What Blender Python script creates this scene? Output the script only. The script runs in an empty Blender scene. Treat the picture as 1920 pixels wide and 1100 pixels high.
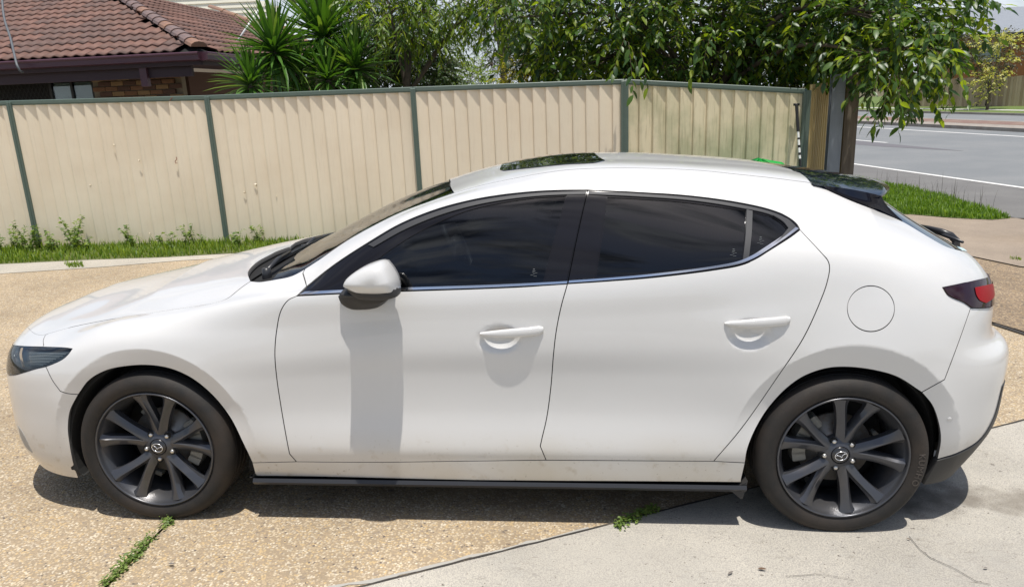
import bpy, math, random
import numpy as np
from mathutils import Vector, Matrix, Euler
from mathutils.geometry import delaunay_2d_cdt
random.seed(7); np.random.seed(7)
R_ = math.radians
sc = bpy.context.scene
COL = sc.collection

# ------------------------------------------------------------------ camera, sky, sun, exposure
def cam_axes(yaw, pit, rol):
    Fw = np.array([math.sin(yaw)*math.cos(pit), math.cos(yaw)*math.cos(pit), -math.sin(pit)])
    Rt = np.array([math.cos(yaw), -math.sin(yaw), 0.0])
    Up = np.cross(Rt, Fw)
    return math.cos(rol)*Rt+math.sin(rol)*Up, -math.sin(rol)*Rt+math.cos(rol)*Up, Fw
FOC = 1390.0
YAW = -0.07349
CAR_CAM = np.array([0.30778, -3.56193, 1.59768])          # camera in the car's own frame
cR, cU, cF = cam_axes(YAW, 0.232129, -0.02026)
wR, wU, wF = cam_axes(YAW, R_(15.0), -R_(2.35))            # the same camera in the level world
M3 = np.outer(wR, cR)+np.outer(wU, cU)+np.outer(wF, cF)    # car frame -> world (the drive slopes)
CW = M3 @ CAR_CAM
cam = bpy.data.cameras.new('camera'); camo = bpy.data.objects.new('camera', cam); COL.objects.link(camo)
camo.matrix_world = Matrix(((wR[0], wU[0], -wF[0], CW[0]), (wR[1], wU[1], -wF[1], CW[1]), (wR[2], wU[2], -wF[2], CW[2]), (0, 0, 0, 1)))
cam.sensor_fit = 'HORIZONTAL'; cam.sensor_width = 36.0; cam.lens = 36.0*FOC/1920.0
cam.clip_start = 0.05; cam.clip_end = 600
sc.camera = camo

SUN = np.array([0.09, -0.175, 1.0]); SUN = SUN/np.linalg.norm(SUN)     # direction towards the sun
w = bpy.data.worlds.new('World'); sc.world = w; w.use_nodes = True
nt = w.node_tree; nt.nodes.clear()
out = nt.nodes.new('ShaderNodeOutputWorld'); bg = nt.nodes.new('ShaderNodeBackground')
sky = nt.nodes.new('ShaderNodeTexSky'); sky.sky_type = 'NISHITA'; sky.sun_disc = False
sky.sun_elevation = math.asin(SUN[2]); sky.sun_rotation = math.atan2(SUN[0], SUN[1])
sky.air_density = 1.0; sky.dust_density = 1.5; sky.ozone_density = 1.0
tc = nt.nodes.new('ShaderNodeTexCoord')
mp = nt.nodes.new('ShaderNodeMapping'); mp.inputs['Scale'].default_value = (1.0, 1.0, 2.2); mp.inputs['Location'].default_value = (0.3, 0.1, 0.55)
nz = nt.nodes.new('ShaderNodeTexNoise'); nz.inputs['Scale'].default_value = 4.2; nz.inputs['Detail'].default_value = 7; nz.inputs['Roughness'].default_value = .55; nz.inputs['Distortion'].default_value = .4
cr = nt.nodes.new('ShaderNodeValToRGB'); cr.color_ramp.elements[0].position = .44; cr.color_ramp.elements[1].position = .62
nz2 = nt.nodes.new('ShaderNodeTexNoise'); nz2.inputs['Scale'].default_value = 6.5; nz2.inputs['Detail'].default_value = 6
cl = nt.nodes.new('ShaderNodeValToRGB')
cl.color_ramp.elements[0].position = .38; cl.color_ramp.elements[0].color = (.7, .85, 1.25, 1)
cl.color_ramp.elements[1].position = .64; cl.color_ramp.elements[1].color = (6.2, 6.4, 6.8, 1)
mx = nt.nodes.new('ShaderNodeMix'); mx.data_type = 'RGBA'
L = nt.links.new
L(tc.outputs['Generated'], mp.inputs['Vector']); L(mp.outputs['Vector'], nz.inputs['Vector']); L(mp.outputs['Vector'], nz2.inputs['Vector'])
L(nz.outputs['Fac'], cr.inputs['Fac']); L(nz2.outputs['Fac'], cl.inputs['Fac'])
sx = nt.nodes.new('ShaderNodeSeparateXYZ'); L(tc.outputs['Generated'], sx.inputs[0])
hz = nt.nodes.new('ShaderNodeMapRange'); hz.inputs['From Min'].default_value = .30; hz.inputs['From Max'].default_value = .02; hz.inputs['To Max'].default_value = .75; L(sx.outputs['Z'], hz.inputs['Value'])
hm = nt.nodes.new('ShaderNodeMix'); hm.data_type = 'RGBA'; hm.inputs['B'].default_value = (6.6, 7.2, 8.0, 1); L(hz.outputs[0], hm.inputs['Factor']); L(cl.outputs['Color'], hm.inputs['A'])   # white cumulus low in the sky all round
mk = nt.nodes.new('ShaderNodeMath'); mk.operation = 'MAXIMUM'; L(cr.outputs['Color'], mk.inputs[0]); L(hz.outputs[0], mk.inputs[1])
L(mk.outputs[0], mx.inputs['Factor']); L(sky.outputs['Color'], mx.inputs['A']); L(hm.outputs['Result'], mx.inputs['B'])
L(mx.outputs['Result'], bg.inputs['Color']); bg.inputs['Strength'].default_value = 0.12
L(bg.outputs['Background'], out.inputs['Surface'])
sl = bpy.data.lights.new('sun', 'SUN'); sl.energy = 4.2; sl.angle = R_(0.53); sl.color = (1.0, 0.955, 0.89)
so = bpy.data.objects.new('sun', sl); COL.objects.link(so)
so.rotation_euler = Vector(SUN).to_track_quat('Z', 'Y').to_euler(); so.location = (0, 0, 20)
sc.view_settings.view_transform = 'Standard'; sc.view_settings.look = 'None'
sc.view_settings.exposure = 0.17; sc.view_settings.gamma = 1.0
sc.view_settings.use_curve_mapping = False

# ------------------------------------------------------------------ pixel -> world (reference photograph 1920 x 1100)
def rayw(px, py): return wR*(px-960)/FOC - wU*(py-550)/FOC + wF
def sstep(a, b, x):
    t = np.clip((x-a)/(b-a), 0, 1); return t*t*(3-2*t)
CN = M3 @ np.array([0, 0, 1.0])
def ground_z(x, y):
    near = -(CN[0]*x+CN[1]*y)/CN[2]
    far = -0.24*sstep(1.5, 6.5, x)
    k = (1-sstep(1.3, 4.0, y))*(1-sstep(2.6, 5.0, np.abs(x)))
    return near*k+far*(1-k)
def gp(px, py, dz=0.0):
    d = rayw(px, py); t = 2.0
    for _ in range(60):
        P = CW+t*d; e = P[2]-(ground_z(P[0], P[1])+dz)
        t += max(min(e/max(-d[2], .03)*.8, 6), -3)
    return CW+t*d
def atd(px, py, d):                     # point on a pixel's ray at depth d along the camera axis
    return CW+rayw(px, py)*d
def hor(px): return 550-FOC*math.tan(R_(15))*1.0 - math.tan(R_(2.35))*(px-960)

# ------------------------------------------------------------------ object helpers
def tag(o, label=None, cat=None, group=None, kind=None):
    if label: o['label'] = label
    if cat: o['category'] = cat
    if group: o['group'] = group
    if kind: o['kind'] = kind
    return o
def empty(name, loc=(0, 0, 0), rot=(0, 0, 0), parent=None):
    o = bpy.data.objects.new(name, None); COL.objects.link(o); o.location = loc; o.rotation_euler = rot
    o.empty_display_size = .1
    if parent: o.parent = parent
    return o
def link(name, me, parent=None, loc=(0, 0, 0), rot=(0, 0, 0), scale=None):
    o = bpy.data.objects.new(name, me); COL.objects.link(o); o.location = loc; o.rotation_euler = rot
    if scale is not None: o.scale = scale
    if parent: o.parent = parent
    return o
def mesh(name, V, F, mat=None, smooth=False, normals=None):
    me = bpy.data.meshes.new(name)
    me.from_pydata([tuple(map(float, v)) for v in V], [], [tuple(int(i) for i in f) for f in F])
    if mat is not None:
        for m in (mat if isinstance(mat, (list, tuple)) else [mat]): me.materials.append(m)
    if smooth: me.polygons.foreach_set('use_smooth', [True]*len(me.polygons))
    if normals is not None: me.normals_split_custom_set_from_vertices([tuple(map(float, n)) for n in normals])
    me.update(); return me
def obj(name, V, F, mat, parent=None, smooth=False, normals=None, **k):
    return link(name, mesh(name, V, F, mat, smooth, normals), parent, **k)
class MB:
    """collects simple shapes into one mesh"""
    def __init__(s): s.V = []; s.F = []
    def add(s, V, F):
        o = len(s.V); s.V += [tuple(v) for v in V]; s.F += [tuple(i+o for i in f) for f in F]
    def box(s, c, d, T=None, bev=0):
        hx, hy, hz = d[0]/2, d[1]/2, d[2]/2
        if bev <= 0:
            P = [(x, y, z) for x in (-hx, hx) for y in (-hy, hy) for z in (-hz, hz)]
            F = [(0, 1, 3, 2), (4, 6, 7, 5), (0, 4, 5, 1), (2, 3, 7, 6), (0, 2, 6, 4), (1, 5, 7, 3)]
        else:
            b = bev; P = []; F = []
            for (z, k) in ((-hz, b), (-hz+b, 0), (hz-b, 0), (hz, b)):
                P += [(-hx+k, -hy+k, z), (hx-k, -hy+k, z), (hx-k, hy-k, z), (-hx+k, hy-k, z)]
            for l in range(3):
                for i in range(4): F.append((l*4+i, l*4+(i+1) % 4, l*4+4+(i+1) % 4, l*4+4+i))
            F += [(3, 2, 1, 0), (12, 13, 14, 15)]
        P = [np.array(p) for p in P]
        if T is not None: P = [np.array(T @ Vector(p)) for p in P]
        s.add([p+np.array(c) for p in P], F)
    def tube(s, pts, r, n=8, cap=True, up=None):
        pts = [np.array(p, float) for p in pts]; N = len(pts); rr = r if hasattr(r, '__len__') else [r]*N
        V = []; prev = None
        for i, p in enumerate(pts):
            t = pts[min(i+1, N-1)]-pts[max(i-1, 0)]; t = t/(np.linalg.norm(t)+1e-9)
            if prev is None:
                a = np.array(up if up is not None else ((0, 0, 1) if abs(t[2]) < .9 else (1, 0, 0)), float)
            else: a = prev
            a = a-t*(a@t); a /= np.linalg.norm(a)+1e-9; b = np.cross(t, a); prev = a
            for k in range(n):
                an = 2*math.pi*k/n; V.append(p+rr[i]*(math.cos(an)*a+math.sin(an)*b))
        F = [(i*n+k, i*n+(k+1) % n, (i+1)*n+(k+1) % n, (i+1)*n+k) for i in range(N-1) for k in range(n)]
        if cap: F += [tuple(range(n-1, -1, -1)), tuple((N-1)*n+k for k in range(n))]
        s.add(V, F)
    def lathe(s, prof, n=48, c=(0, 0, 0), axis='Y', closed=False):
        """profile (radius, height along the axis)"""
        V = []
        for k in range(n):
            a = 2*math.pi*k/n
            for (r, h) in prof:
                p = (r*math.cos(a), h, r*math.sin(a)) if axis == 'Y' else (r*math.cos(a), r*math.sin(a), h)
                V.append(np.array(p)+np.array(c))
        m = len(prof); F = []
        for k in range(n):
            for i in range(m-1 if not closed else m):
                j = (i+1) % m; k2 = (k+1) % n
                F.append((k*m+i, k*m+j, k2*m+j, k2*m+i))
        s.add(V, F)
    def prism(s, poly, d0, d1, T):
        """poly in a local plane, extruded d0..d1; T(x,y,d)->point"""
        n = len(poly); V = [T(x, y, d0) for x, y in poly]+[T(x, y, d1) for x, y in poly]
        F = [tuple(range(n-1, -1, -1)), tuple(range(n, 2*n))]+[(i, (i+1) % n, n+(i+1) % n, n+i) for i in range(n)]
        s.add(V, F)
    def mesh(s, name, mat, smooth=False): return mesh(name, s.V, s.F, mat, smooth)
    def build(s, name, mat, parent=None, smooth=False, **k): return link(name, s.mesh(name, mat, smooth), parent, **k)

# ------------------------------------------------------------------ materials
def mat(name, col, rough=.5, metal=0, coat=0, coat_r=.03, spec=.5, noise=None, bump=None, trans=0, ior=1.45, sub=None):
    m = bpy.data.materials.new(name); m.use_nodes = True; n = m.node_tree; b = n.nodes['Principled BSDF']
    b.inputs['Base Color'].default_value = (*col, 1); b.inputs['Roughness'].default_value = rough
    b.inputs['Metallic'].default_value = metal; b.inputs['Coat Weight'].default_value = coat; b.inputs['Coat Roughness'].default_value = coat_r
    b.inputs['Specular IOR Level'].default_value = spec; b.inputs['Transmission Weight'].default_value = trans; b.inputs['IOR'].default_value = ior
    tc = n.nodes.new('ShaderNodeTexCoord')
    if noise:      # list of (scale, detail, lo, hi, colour, amount[, axis scale])
        prev = None
        for nn in noise:
            scale, det, lo, hi, c2, amt = nn[:6]
            t = n.nodes.new('ShaderNodeTexNoise'); t.inputs['Scale'].default_value = scale; t.inputs['Detail'].default_value = det; t.inputs['Roughness'].default_value = .6
            if len(nn) > 6:
                mpn = n.nodes.new('ShaderNodeMapping'); mpn.inputs['Scale'].default_value = nn[6]
                n.links.new(tc.outputs['Object'], mpn.inputs['Vector']); n.links.new(mpn.outputs['Vector'], t.inputs['Vector'])
            else: n.links.new(tc.outputs['Object'], t.inputs['Vector'])
            r = n.nodes.new('ShaderNodeMapRange'); r.inputs['From Min'].default_value = lo; r.inputs['From Max'].default_value = hi; r.inputs['To Max'].default_value = amt
            n.links.new(t.outputs['Fac'], r.inputs['Value'])
            x = n.nodes.new('ShaderNodeMix'); x.data_type = 'RGBA'
            n.links.new(r.outputs['Result'], x.inputs['Factor'])
            if prev is None: x.inputs['A'].default_value = (*col, 1)
            else: n.links.new(prev.outputs['Result'], x.inputs['A'])
            x.inputs['B'].default_value = (*c2, 1); prev = x
        n.links.new(prev.outputs['Result'], b.inputs['Base Color'])
    if bump:
        scale, strength, dist = bump[:3]
        t = n.nodes.new('ShaderNodeTexNoise'); t.inputs['Scale'].default_value = scale; t.inputs['Detail'].default_value = 5
        if len(bump) > 3:
            mpn = n.nodes.new('ShaderNodeMapping'); mpn.inputs['Scale'].default_value = bump[3]
            n.links.new(tc.outputs['Object'], mpn.inputs['Vector']); n.links.new(mpn.outputs['Vector'], t.inputs['Vector'])
        else: n.links.new(tc.outputs['Object'], t.inputs['Vector'])
        bp = n.nodes.new('ShaderNodeBump'); bp.inputs['Strength'].default_value = strength; bp.inputs['Distance'].default_value = dist
        n.links.new(t.outputs['Fac'], bp.inputs['Height']); n.links.new(bp.outputs['Normal'], b.inputs['Normal'])
    return m
def glass_mat(name, tint, refl=1.5, rough=.01):
    m = bpy.data.materials.new(name); m.use_nodes = True; n = m.node_tree; n.nodes.clear()
    o = n.nodes.new('ShaderNodeOutputMaterial'); t = n.nodes.new('ShaderNodeBsdfTransparent'); t.inputs['Color'].default_value = (*tint, 1)
    g = n.nodes.new('ShaderNodeBsdfGlossy'); g.inputs['Roughness'].default_value = rough; g.inputs['Color'].default_value = (.95, .97, 1, 1)
    f = n.nodes.new('ShaderNodeFresnel'); f.inputs['IOR'].default_value = refl
    x = n.nodes.new('ShaderNodeMixShader'); n.links.new(f.outputs['Fac'], x.inputs['Fac']); n.links.new(t.outputs[0], x.inputs[1]); n.links.new(g.outputs[0], x.inputs[2])
    n.links.new(x.outputs[0], o.inputs['Surface']); return m
# ================================================================== THE CAR
PAINT = mat('white_paint', (.635, .628, .612), rough=.34, coat=.85, coat_r=.03, noise=[(3, 4, .5, .8, (.605, .595, .57), .5)])
def low_tint_mud(m):        # cream tint growing downwards, with mud splashes low on the doors, sill and bumpers
    n = m.node_tree; b = n.nodes['Principled BSDF']; src = b.inputs['Base Color'].links[0].from_socket
    tc = n.nodes.new('ShaderNodeTexCoord'); sp = n.nodes.new('ShaderNodeSeparateXYZ'); n.links.new(tc.outputs['Object'], sp.inputs[0])
    zr = n.nodes.new('ShaderNodeMapRange'); zr.inputs['From Min'].default_value = .42; zr.inputs['From Max'].default_value = .19; n.links.new(sp.outputs['Z'], zr.inputs['Value'])
    last = src
    for scale, lo, hi, col, amt, det in ((3, .15, .8, (.50, .42, .29), .95, 6), (70, .66, .74, (.25, .2, .13), .7, 4), (22, .60, .75, (.36, .29, .19), .6, 6)):
        t = n.nodes.new('ShaderNodeTexNoise'); t.inputs['Scale'].default_value = scale; t.inputs['Detail'].default_value = det; n.links.new(tc.outputs['Object'], t.inputs['Vector'])
        r = n.nodes.new('ShaderNodeMapRange'); r.inputs['From Min'].default_value = lo; r.inputs['From Max'].default_value = hi; r.inputs['To Max'].default_value = amt; n.links.new(t.outputs['Fac'], r.inputs['Value'])
        mu = n.nodes.new('ShaderNodeMath'); mu.operation = 'MULTIPLY'; n.links.new(r.outputs[0], mu.inputs[0]); n.links.new(zr.outputs[0], mu.inputs[1])
        x = n.nodes.new('ShaderNodeMix'); x.data_type = 'RGBA'; x.inputs['B'].default_value = (*col, 1); n.links.new(mu.outputs[0], x.inputs['Factor']); n.links.new(last, x.inputs['A']); last = x.outputs['Result']
    n.links.new(last, b.inputs['Base Color'])
low_tint_mud(PAINT)
GLOSSBLACK = mat('gloss_black', (.010, .010, .013), rough=.07, spec=.35)
SATIN = mat('satin_black_trim', (.03, .031, .034), rough=.32)
PLASTIC = mat('grey_black_plastic', (.035, .034, .033), rough=.55, bump=(300, .15, .002))
CHROME = mat('chrome', (.82, .82, .84), rough=.12, metal=1)
RUBBER = mat('tyre_rubber', (.015, .014, .013), rough=.7, noise=[(6, 6, .38, .72, (.050, .036, .026), .6)], bump=(120, .25, .003))
RIMMAT = mat('dark_grey_rim', (.085, .088, .098), rough=.30, metal=.6, noise=[(9, 5, .5, .75, (.13, .12, .11), .6)])
STEEL = mat('brake_steel', (.32, .30, .27), rough=.45, metal=.7, noise=[(20, 4, .5, .7, (.2, .12, .07), .6)])
CALIPER = mat('caliper_cast', (.22, .21, .18), rough=.6)
DARK = mat('dark_liner', (.012, .012, .012), rough=.9)
TINT = glass_mat('tinted_glass', (.07, .075, .085), 1.55)
CLEAR = glass_mat('windscreen_glass', (.42, .46, .45), 1.42)
CABIN = mat('cabin_black', (.03, .03, .032), rough=.7)
REDLENS = mat('red_lens', (.27, .002, .005), rough=.3, spec=.12)
DARKLENS = mat('dark_smoked_lens', (.022, .006, .012), rough=.07, spec=.5)

# -------- master surface of the half body: rows of curves from nose to tail, u along the car, v from sill to roof centre
X0, X1 = -1.5, 1.5
def T(*a): return np.array(a, float)
# each row: mid table (x, w, z); front (xn, [z at u=-1.9,-2.2,-2.9]); tail (xt, n, [z at u=1.9,2.2,2.9])
ROWS = [
 dict(m=[(-1.5,.84,.165),(-1.0,.85,.188),(0,.865,.192),(1,.865,.20),(1.5,.845,.19)], f=(-2.22,2.7,(.15,.15,.155)), t=(2.03,2.6,(.175,.17,.17))),
 dict(m=[(-1.5,.868,.25),(-1.0,.872,.262),(0,.876,.284),(1,.878,.286),(1.5,.865,.28)], f=(-2.265,2.7,(.235,.225,.22)), t=(2.11,2.6,(.275,.27,.26))),
 dict(m=[(-1.5,.878,.32),(-1.0,.882,.325),(0,.883,.328),(1,.885,.33),(1.5,.876,.34)], f=(-2.28,2.7,(.31,.30,.30)), t=(2.165,2.6,(.36,.36,.36))),
 dict(m=[(-1.5,.884,.46),(-1.0,.876,.48),(-.5,.868,.49),(0,.866,.49),(.5,.868,.49),(1,.877,.49),(1.5,.886,.50)], f=(-2.28,2.7,(.44,.43,.42)), t=(2.18,2.6,(.50,.50,.50))),
 dict(m=[(-1.5,.888,.58),(-1.0,.880,.60),(-.5,.872,.625),(0,.870,.63),(.5,.872,.63),(1,.882,.63),(1.5,.889,.65)], f=(-2.275,2.7,(.545,.53,.52)), t=(2.18,2.6,(.655,.668,.668))),
 dict(m=[(-1.5,.884,.69),(-1.0,.884,.70),(-.5,.884,.73),(0,.885,.74),(.5,.886,.745),(1,.888,.755),(1.5,.887,.765)], f=(-2.265,2.7,(.625,.60,.60)), t=(2.10,2.6,(.745,.735,.73))),
 dict(m=[(-1.5,.862,.77),(-1.0,.870,.805),(-.5,.879,.84),(0,.882,.855),(.5,.882,.865),(1,.873,.90),(1.25,.866,.92),(1.5,.856,.92)], f=(-2.25,2.7,(.68,.655,.66)), t=(2.10,2.6,(.875,.85,.84))),
 dict(m=[(-1.5,.792,.825),(-1.36,.80,.84),(-1.2,.815,.865),(-1.0,.838,.905),(-.85,.852,.933),(-.72,.862,.951),(-.3,.866,.970),(0,.866,.98),(.32,.865,.992),(.64,.86,1.018),(.85,.85,1.045),(1.0,.838,1.07),(1.2,.822,1.085),(1.36,.812,1.075),(1.5,.80,1.055)], f=(-2.225,2.6,(.728,.708,.715)), t=(2.085,2.7,(.975,.94,.93))),
 dict(m=[(-1.5,.70,.832),(-1.36,.715,.857),(-1.2,.73,.885),(-1.05,.75,.92),(-.95,.775,.94),(-.85,.80,.957),(-.69,.812,.985),(-.59,.785,1.058),(-.46,.757,1.138),(-.33,.73,1.207),(-.2,.705,1.255),(-.08,.69,1.287),(.05,.68,1.306),(.19,.672,1.319),(.39,.668,1.322),(.58,.668,1.313),(.8,.673,1.290),(.98,.683,1.263),(1.09,.695,1.236),(1.19,.708,1.203),(1.3,.715,1.172),(1.5,.715,1.125)], f=(-2.19,2.6,(.765,.737,.738)), t=(2.04,3.0,(1.055,1.005,.985))),
 dict(m=[(-1.5,.53,.872),(-1.36,.56,.898),(-1.2,.60,.932),(-1.05,.655,.962),(-.95,.70,.978),(-.85,.742,.989),(-.78,.735,1.005),(-.68,.71,1.056),(-.55,.68,1.135),(-.35,.63,1.232),(-.22,.60,1.28),(-.12,.578,1.309),(0,.565,1.338),(.18,.56,1.369),(.28,.56,1.384),(.45,.56,1.394),(.74,.56,1.384),(.97,.56,1.362),(1.15,.56,1.340),(1.28,.56,1.315),(1.4,.56,1.272),(1.5,.56,1.228)], f=(-2.13,2.5,(.80,.775,.758)), t=(1.985,4.0,(1.118,1.05,1.03))),
 dict(m=[(-1.5,.28,.905),(-1.3,.30,.95),(-1.1,.33,.985),(-1.0,.34,.99),(-.9,.35,1.01),(-.7,.34,1.108),(-.5,.32,1.202),(-.3,.305,1.278),(-.1,.295,1.342),(.1,.29,1.388),(.4,.29,1.418),(.7,.29,1.412),(.86,.29,1.402),(1.0,.29,1.392),(1.2,.29,1.370),(1.36,.29,1.34),(1.5,.29,1.298)], f=(-2.05,2.4,(.845,.815,.788)), t=(1.87,3.0,(1.22,1.15,1.12))),
 dict(m=[(-1.5,0,.925),(-1.3,0,.968),(-1.1,0,.998),(-1.0,0,.997),(-.9,0,1.035),(-.7,0,1.132),(-.5,0,1.226),(-.3,0,1.300),(-.1,0,1.360),(.1,0,1.402),(.4,0,1.43),(.7,0,1.424),(.86,0,1.413),(1.0,0,1.402),(1.2,0,1.380),(1.36,0,1.352),(1.5,0,1.322)], f=(-1.95,2.4,(.868,.84,.81)), t=(1.75,3.0,(1.28,1.24,1.215))),
]
NR = len(ROWS)
UG = np.linspace(-2.9, 2.9, 1451)
def pch(xs, ys, q):          # monotone-safe cubic (finite-difference tangents, limited)
    xs = np.asarray(xs, float); ys = np.asarray(ys, float); n = len(xs); h = np.diff(xs); d = np.diff(ys)/h
    m = np.zeros(n); m[0] = d[0]; m[-1] = d[-1]
    for i in range(1, n-1):
        m[i] = (d[i-1]*h[i]+d[i]*h[i-1])/(h[i]+h[i-1])
        if d[i-1]*d[i] <= 0: m[i] *= .3
    i = np.clip(np.searchsorted(xs, q)-1, 0, n-2); t = (q-xs[i])/h[i]
    return ((1+2*t)*(1-t)**2*ys[i]+t*(1-t)**2*h[i]*m[i]+t*t*(3-2*t)*ys[i+1]+t*t*(t-1)*h[i]*m[i+1])
GR = np.zeros((NR, len(UG), 3))
for k, r in enumerate(ROWS):
    mx_ = [a[0] for a in r['m']]; mw = [a[1] for a in r['m']]; mz = [a[2] for a in r['m']]
    xn, nf, zf = r['f']; xt, nb, zt = r['t']
    U = np.clip(UG, X0, X1)
    wv = pch(mx_, mw, U); x = U.copy()
    zu = [-2.9, -2.2, -1.9]+mx_+[1.9, 2.2, 2.9]; zz = [zf[2], zf[1], zf[0]]+mz+[zt[0], zt[1], zt[2]]
    z = pch(zu, zz, UG)
    for side, (sel, a, nn) in enumerate(((UG < X0, X0-xn, nf), (UG > X1, xt-X1, nb))):
        ph = (np.abs(UG[sel])-1.5)/1.4*math.pi/2; s, c = np.sin(ph), np.cos(ph).clip(0)
        rr = (s**nn+c**nn)**(-1/nn)
        x[sel] = (X0-a*s*rr) if side == 0 else (X1+a*s*rr); wv[sel] = wv[sel]*c*rr
    GR[k] = np.stack([x, wv, z], 1)
FW = (-1.3625, .312); RW = (1.3625, .312)
def disp(x, z, k):
    """sculpting of the body side: arch ridges, handle bowls; k = 0..1 weight of side-ness"""
    d = np.zeros_like(x)
    for (cx, cz, rx, rz, side) in ((-1.36, .30, .425, .445, 0), (1.366, .30, .44, .469, 1)):
        dx, dz = (x-cx)/rx, (z-cz)/rz
        r = np.sqrt(dx*dx+dz*dz); q = (r-1)*.43
        an = np.degrees(np.arctan2(dz, dx))
        fade = sstep(-5, 38, an)*(1-sstep(150, 188, an)) if side == 0 else sstep(-28, 8, an)*(1-sstep(140, 175, an))
        up = np.exp(-np.clip(q, 0, 9)/.085)*.012
        dn = .012-np.clip(-q, 0, .2)*.30
        d += np.where(q > 0, up, dn)*fade
    for (cx, cz, rx, rz, dep) in ((.058, .786, .088, .060, .024), (.985, .802, .082, .058, .024)):
        r = np.sqrt(((x-cx)/rx)**2+((z-cz)/rz)**2)
        d -= dep*(1-sstep(.25, 1.06, r))
    # tail: shelf under the lamp, bumper shoulder
    return d*k
def S(u, v):
    u = np.atleast_1d(np.asarray(u, float)); v = np.atleast_1d(np.asarray(v, float))
    fu = np.clip((u+2.9)/(UG[1]-UG[0]), 0, len(UG)-1.0001); iu = fu.astype(int); tu = (fu-iu)[:, None]
    def row(k):
        k = np.clip(k, 0, NR-1); return GR[k, iu]*(1-tu)+GR[k, iu+1]*tu
    kv = np.clip(v, 0, NR-1-1e-6); k = kv.astype(int); t = kv-k
    P1 = row(k); P2 = row(k+1)
    P0 = np.where((k > 0)[:, None], row(k-1), 2*P1-P2)
    P3 = row(k+2); mir = row(np.full_like(k, NR-2))*np.array([1, -1, 1])
    P3 = np.where((k+2 > NR-1)[:, None], mir, P3)
    def kn(a, b): return np.sqrt(np.linalg.norm(a-b, axis=1)+1e-6)
    t0 = np.zeros_like(t); t1 = t0+kn(P0, P1); t2 = t1+kn(P1, P2); t3 = t2+kn(P2, P3)
    q = t1+(t2-t1)*t
    def lp(a, b, ta, tb): return a*((tb-q)/(tb-ta))[:, None]+b*((q-ta)/(tb-ta))[:, None]
    A1 = lp(P0, P1, t0, t1); A2 = lp(P1, P2, t1, t2); A3 = lp(P2, P3, t2, t3)
    B1 = lp(A1, A2, t0, t2); B2 = lp(A2, A3, t1, t3)
    P = lp(B1, B2, t1, t2)
    side = 1-sstep(6.6, 7.2, v)
    P = P.copy(); P[:, 1] += disp(P[:, 0], P[:, 2], side*(1-sstep(1.75, 2.2, np.abs(u))))
    P[:, 1] = np.where(np.abs(u) > 2.8999, 0, P[:, 1]); P[:, 1] = np.where(v > NR-1-1e-5, 0, P[:, 1])
    P[:, 1] = np.maximum(P[:, 1], 0)
    return P
def SN(u, v):
    u = np.atleast_1d(np.asarray(u, float)); v = np.atleast_1d(np.asarray(v, float)); e = 2e-3; f = 8e-3
    ua, ub = np.clip(u-e, -2.899, 2.899), np.clip(u+e, -2.899, 2.899)
    va, vb = np.clip(v-f, 0, NR-1.001), np.clip(v+f, 0, NR-1.001)
    du = S(ub, v)-S(ua, v); dv = S(u, vb)-S(u, va)
    n = np.cross(dv, du); n /= np.linalg.norm(n, axis=1)[:, None]+1e-12
    n = -n
    # orient outwards
    c = np.array([0, .2, .7]); P = S(u, v); flip = np.einsum('ij,ij->i', n, P-c*np.array([0, 1, 1])-np.stack([P[:, 0]*.8, 0*u, 0*u], 1)) < 0
    n[flip] *= -1
    return n
MSEG = np.array([.09, .045, .155, .14, .115, .115, .125, .33, .13, .27, .29]); MV = np.concatenate([[0], np.cumsum(MSEG)])
def v2m(v): return np.interp(v, np.arange(NR), MV)
def m2v(m): return np.interp(m, MV, np.arange(NR))
# pixel -> (u, v) on the near side
_gu, _gv = np.meshgrid(np.linspace(-2.85, 2.85, 500), np.linspace(0, NR-1, 221), indexing='ij'); _gu = _gu.ravel(); _gv = _gv.ravel()
def proj_car(P):
    d = P-CAR_CAM; z = d@cF; return np.stack([960+FOC*(d@cR)/z, 550-FOC*(d@cU)/z], 1)
NEAR = np.array([1, -1, 1.0])
_gP = S(_gu, _gv)*NEAR; _gN = SN(_gu, _gv)*NEAR; _gpx = proj_car(_gP)
_face = np.einsum('ij,ij->i', _gN, CAR_CAM-_gP) > 0.0
_gu, _gv, _gpx = _gu[_face], _gv[_face], _gpx[_face]
def uvs(Q):
    Q = np.atleast_2d(np.array(Q, float))
    i = np.array([np.argmin((_gpx[:, 0]-q[0])**2+(_gpx[:, 1]-q[1])**2) for q in Q]); u, v = _gu[i].copy(), _gv[i].copy()
    for _ in range(5):
        n = len(u); A = proj_car(S(np.concatenate([u, u+1e-3, u]), np.concatenate([v, v, v+2e-3]))*NEAR)
        p0, pu, pv = A[:n], A[n:2*n], A[2*n:]; a = (pu-p0)/1e-3; b = (pv-p0)/2e-3; e = Q-p0
        det = a[:, 0]*b[:, 1]-a[:, 1]*b[:, 0]; ok = np.abs(det) > 2000; det = np.where(ok, det, 1)
        su = np.clip((e[:, 0]*b[:, 1]-e[:, 1]*b[:, 0])/det, -.03, .03)*ok; sv = np.clip((a[:, 0]*e[:, 1]-a[:, 1]*e[:, 0])/det, -.15, .15)*ok
        u = np.clip(u+su, -2.88, 2.88); v = np.clip(v+sv, 0, NR-1.0001)
    return [(float(p), float(q)) for p, q in zip(u, v)]
def uv(px, py): return uvs([(px, py)])[0]
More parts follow.
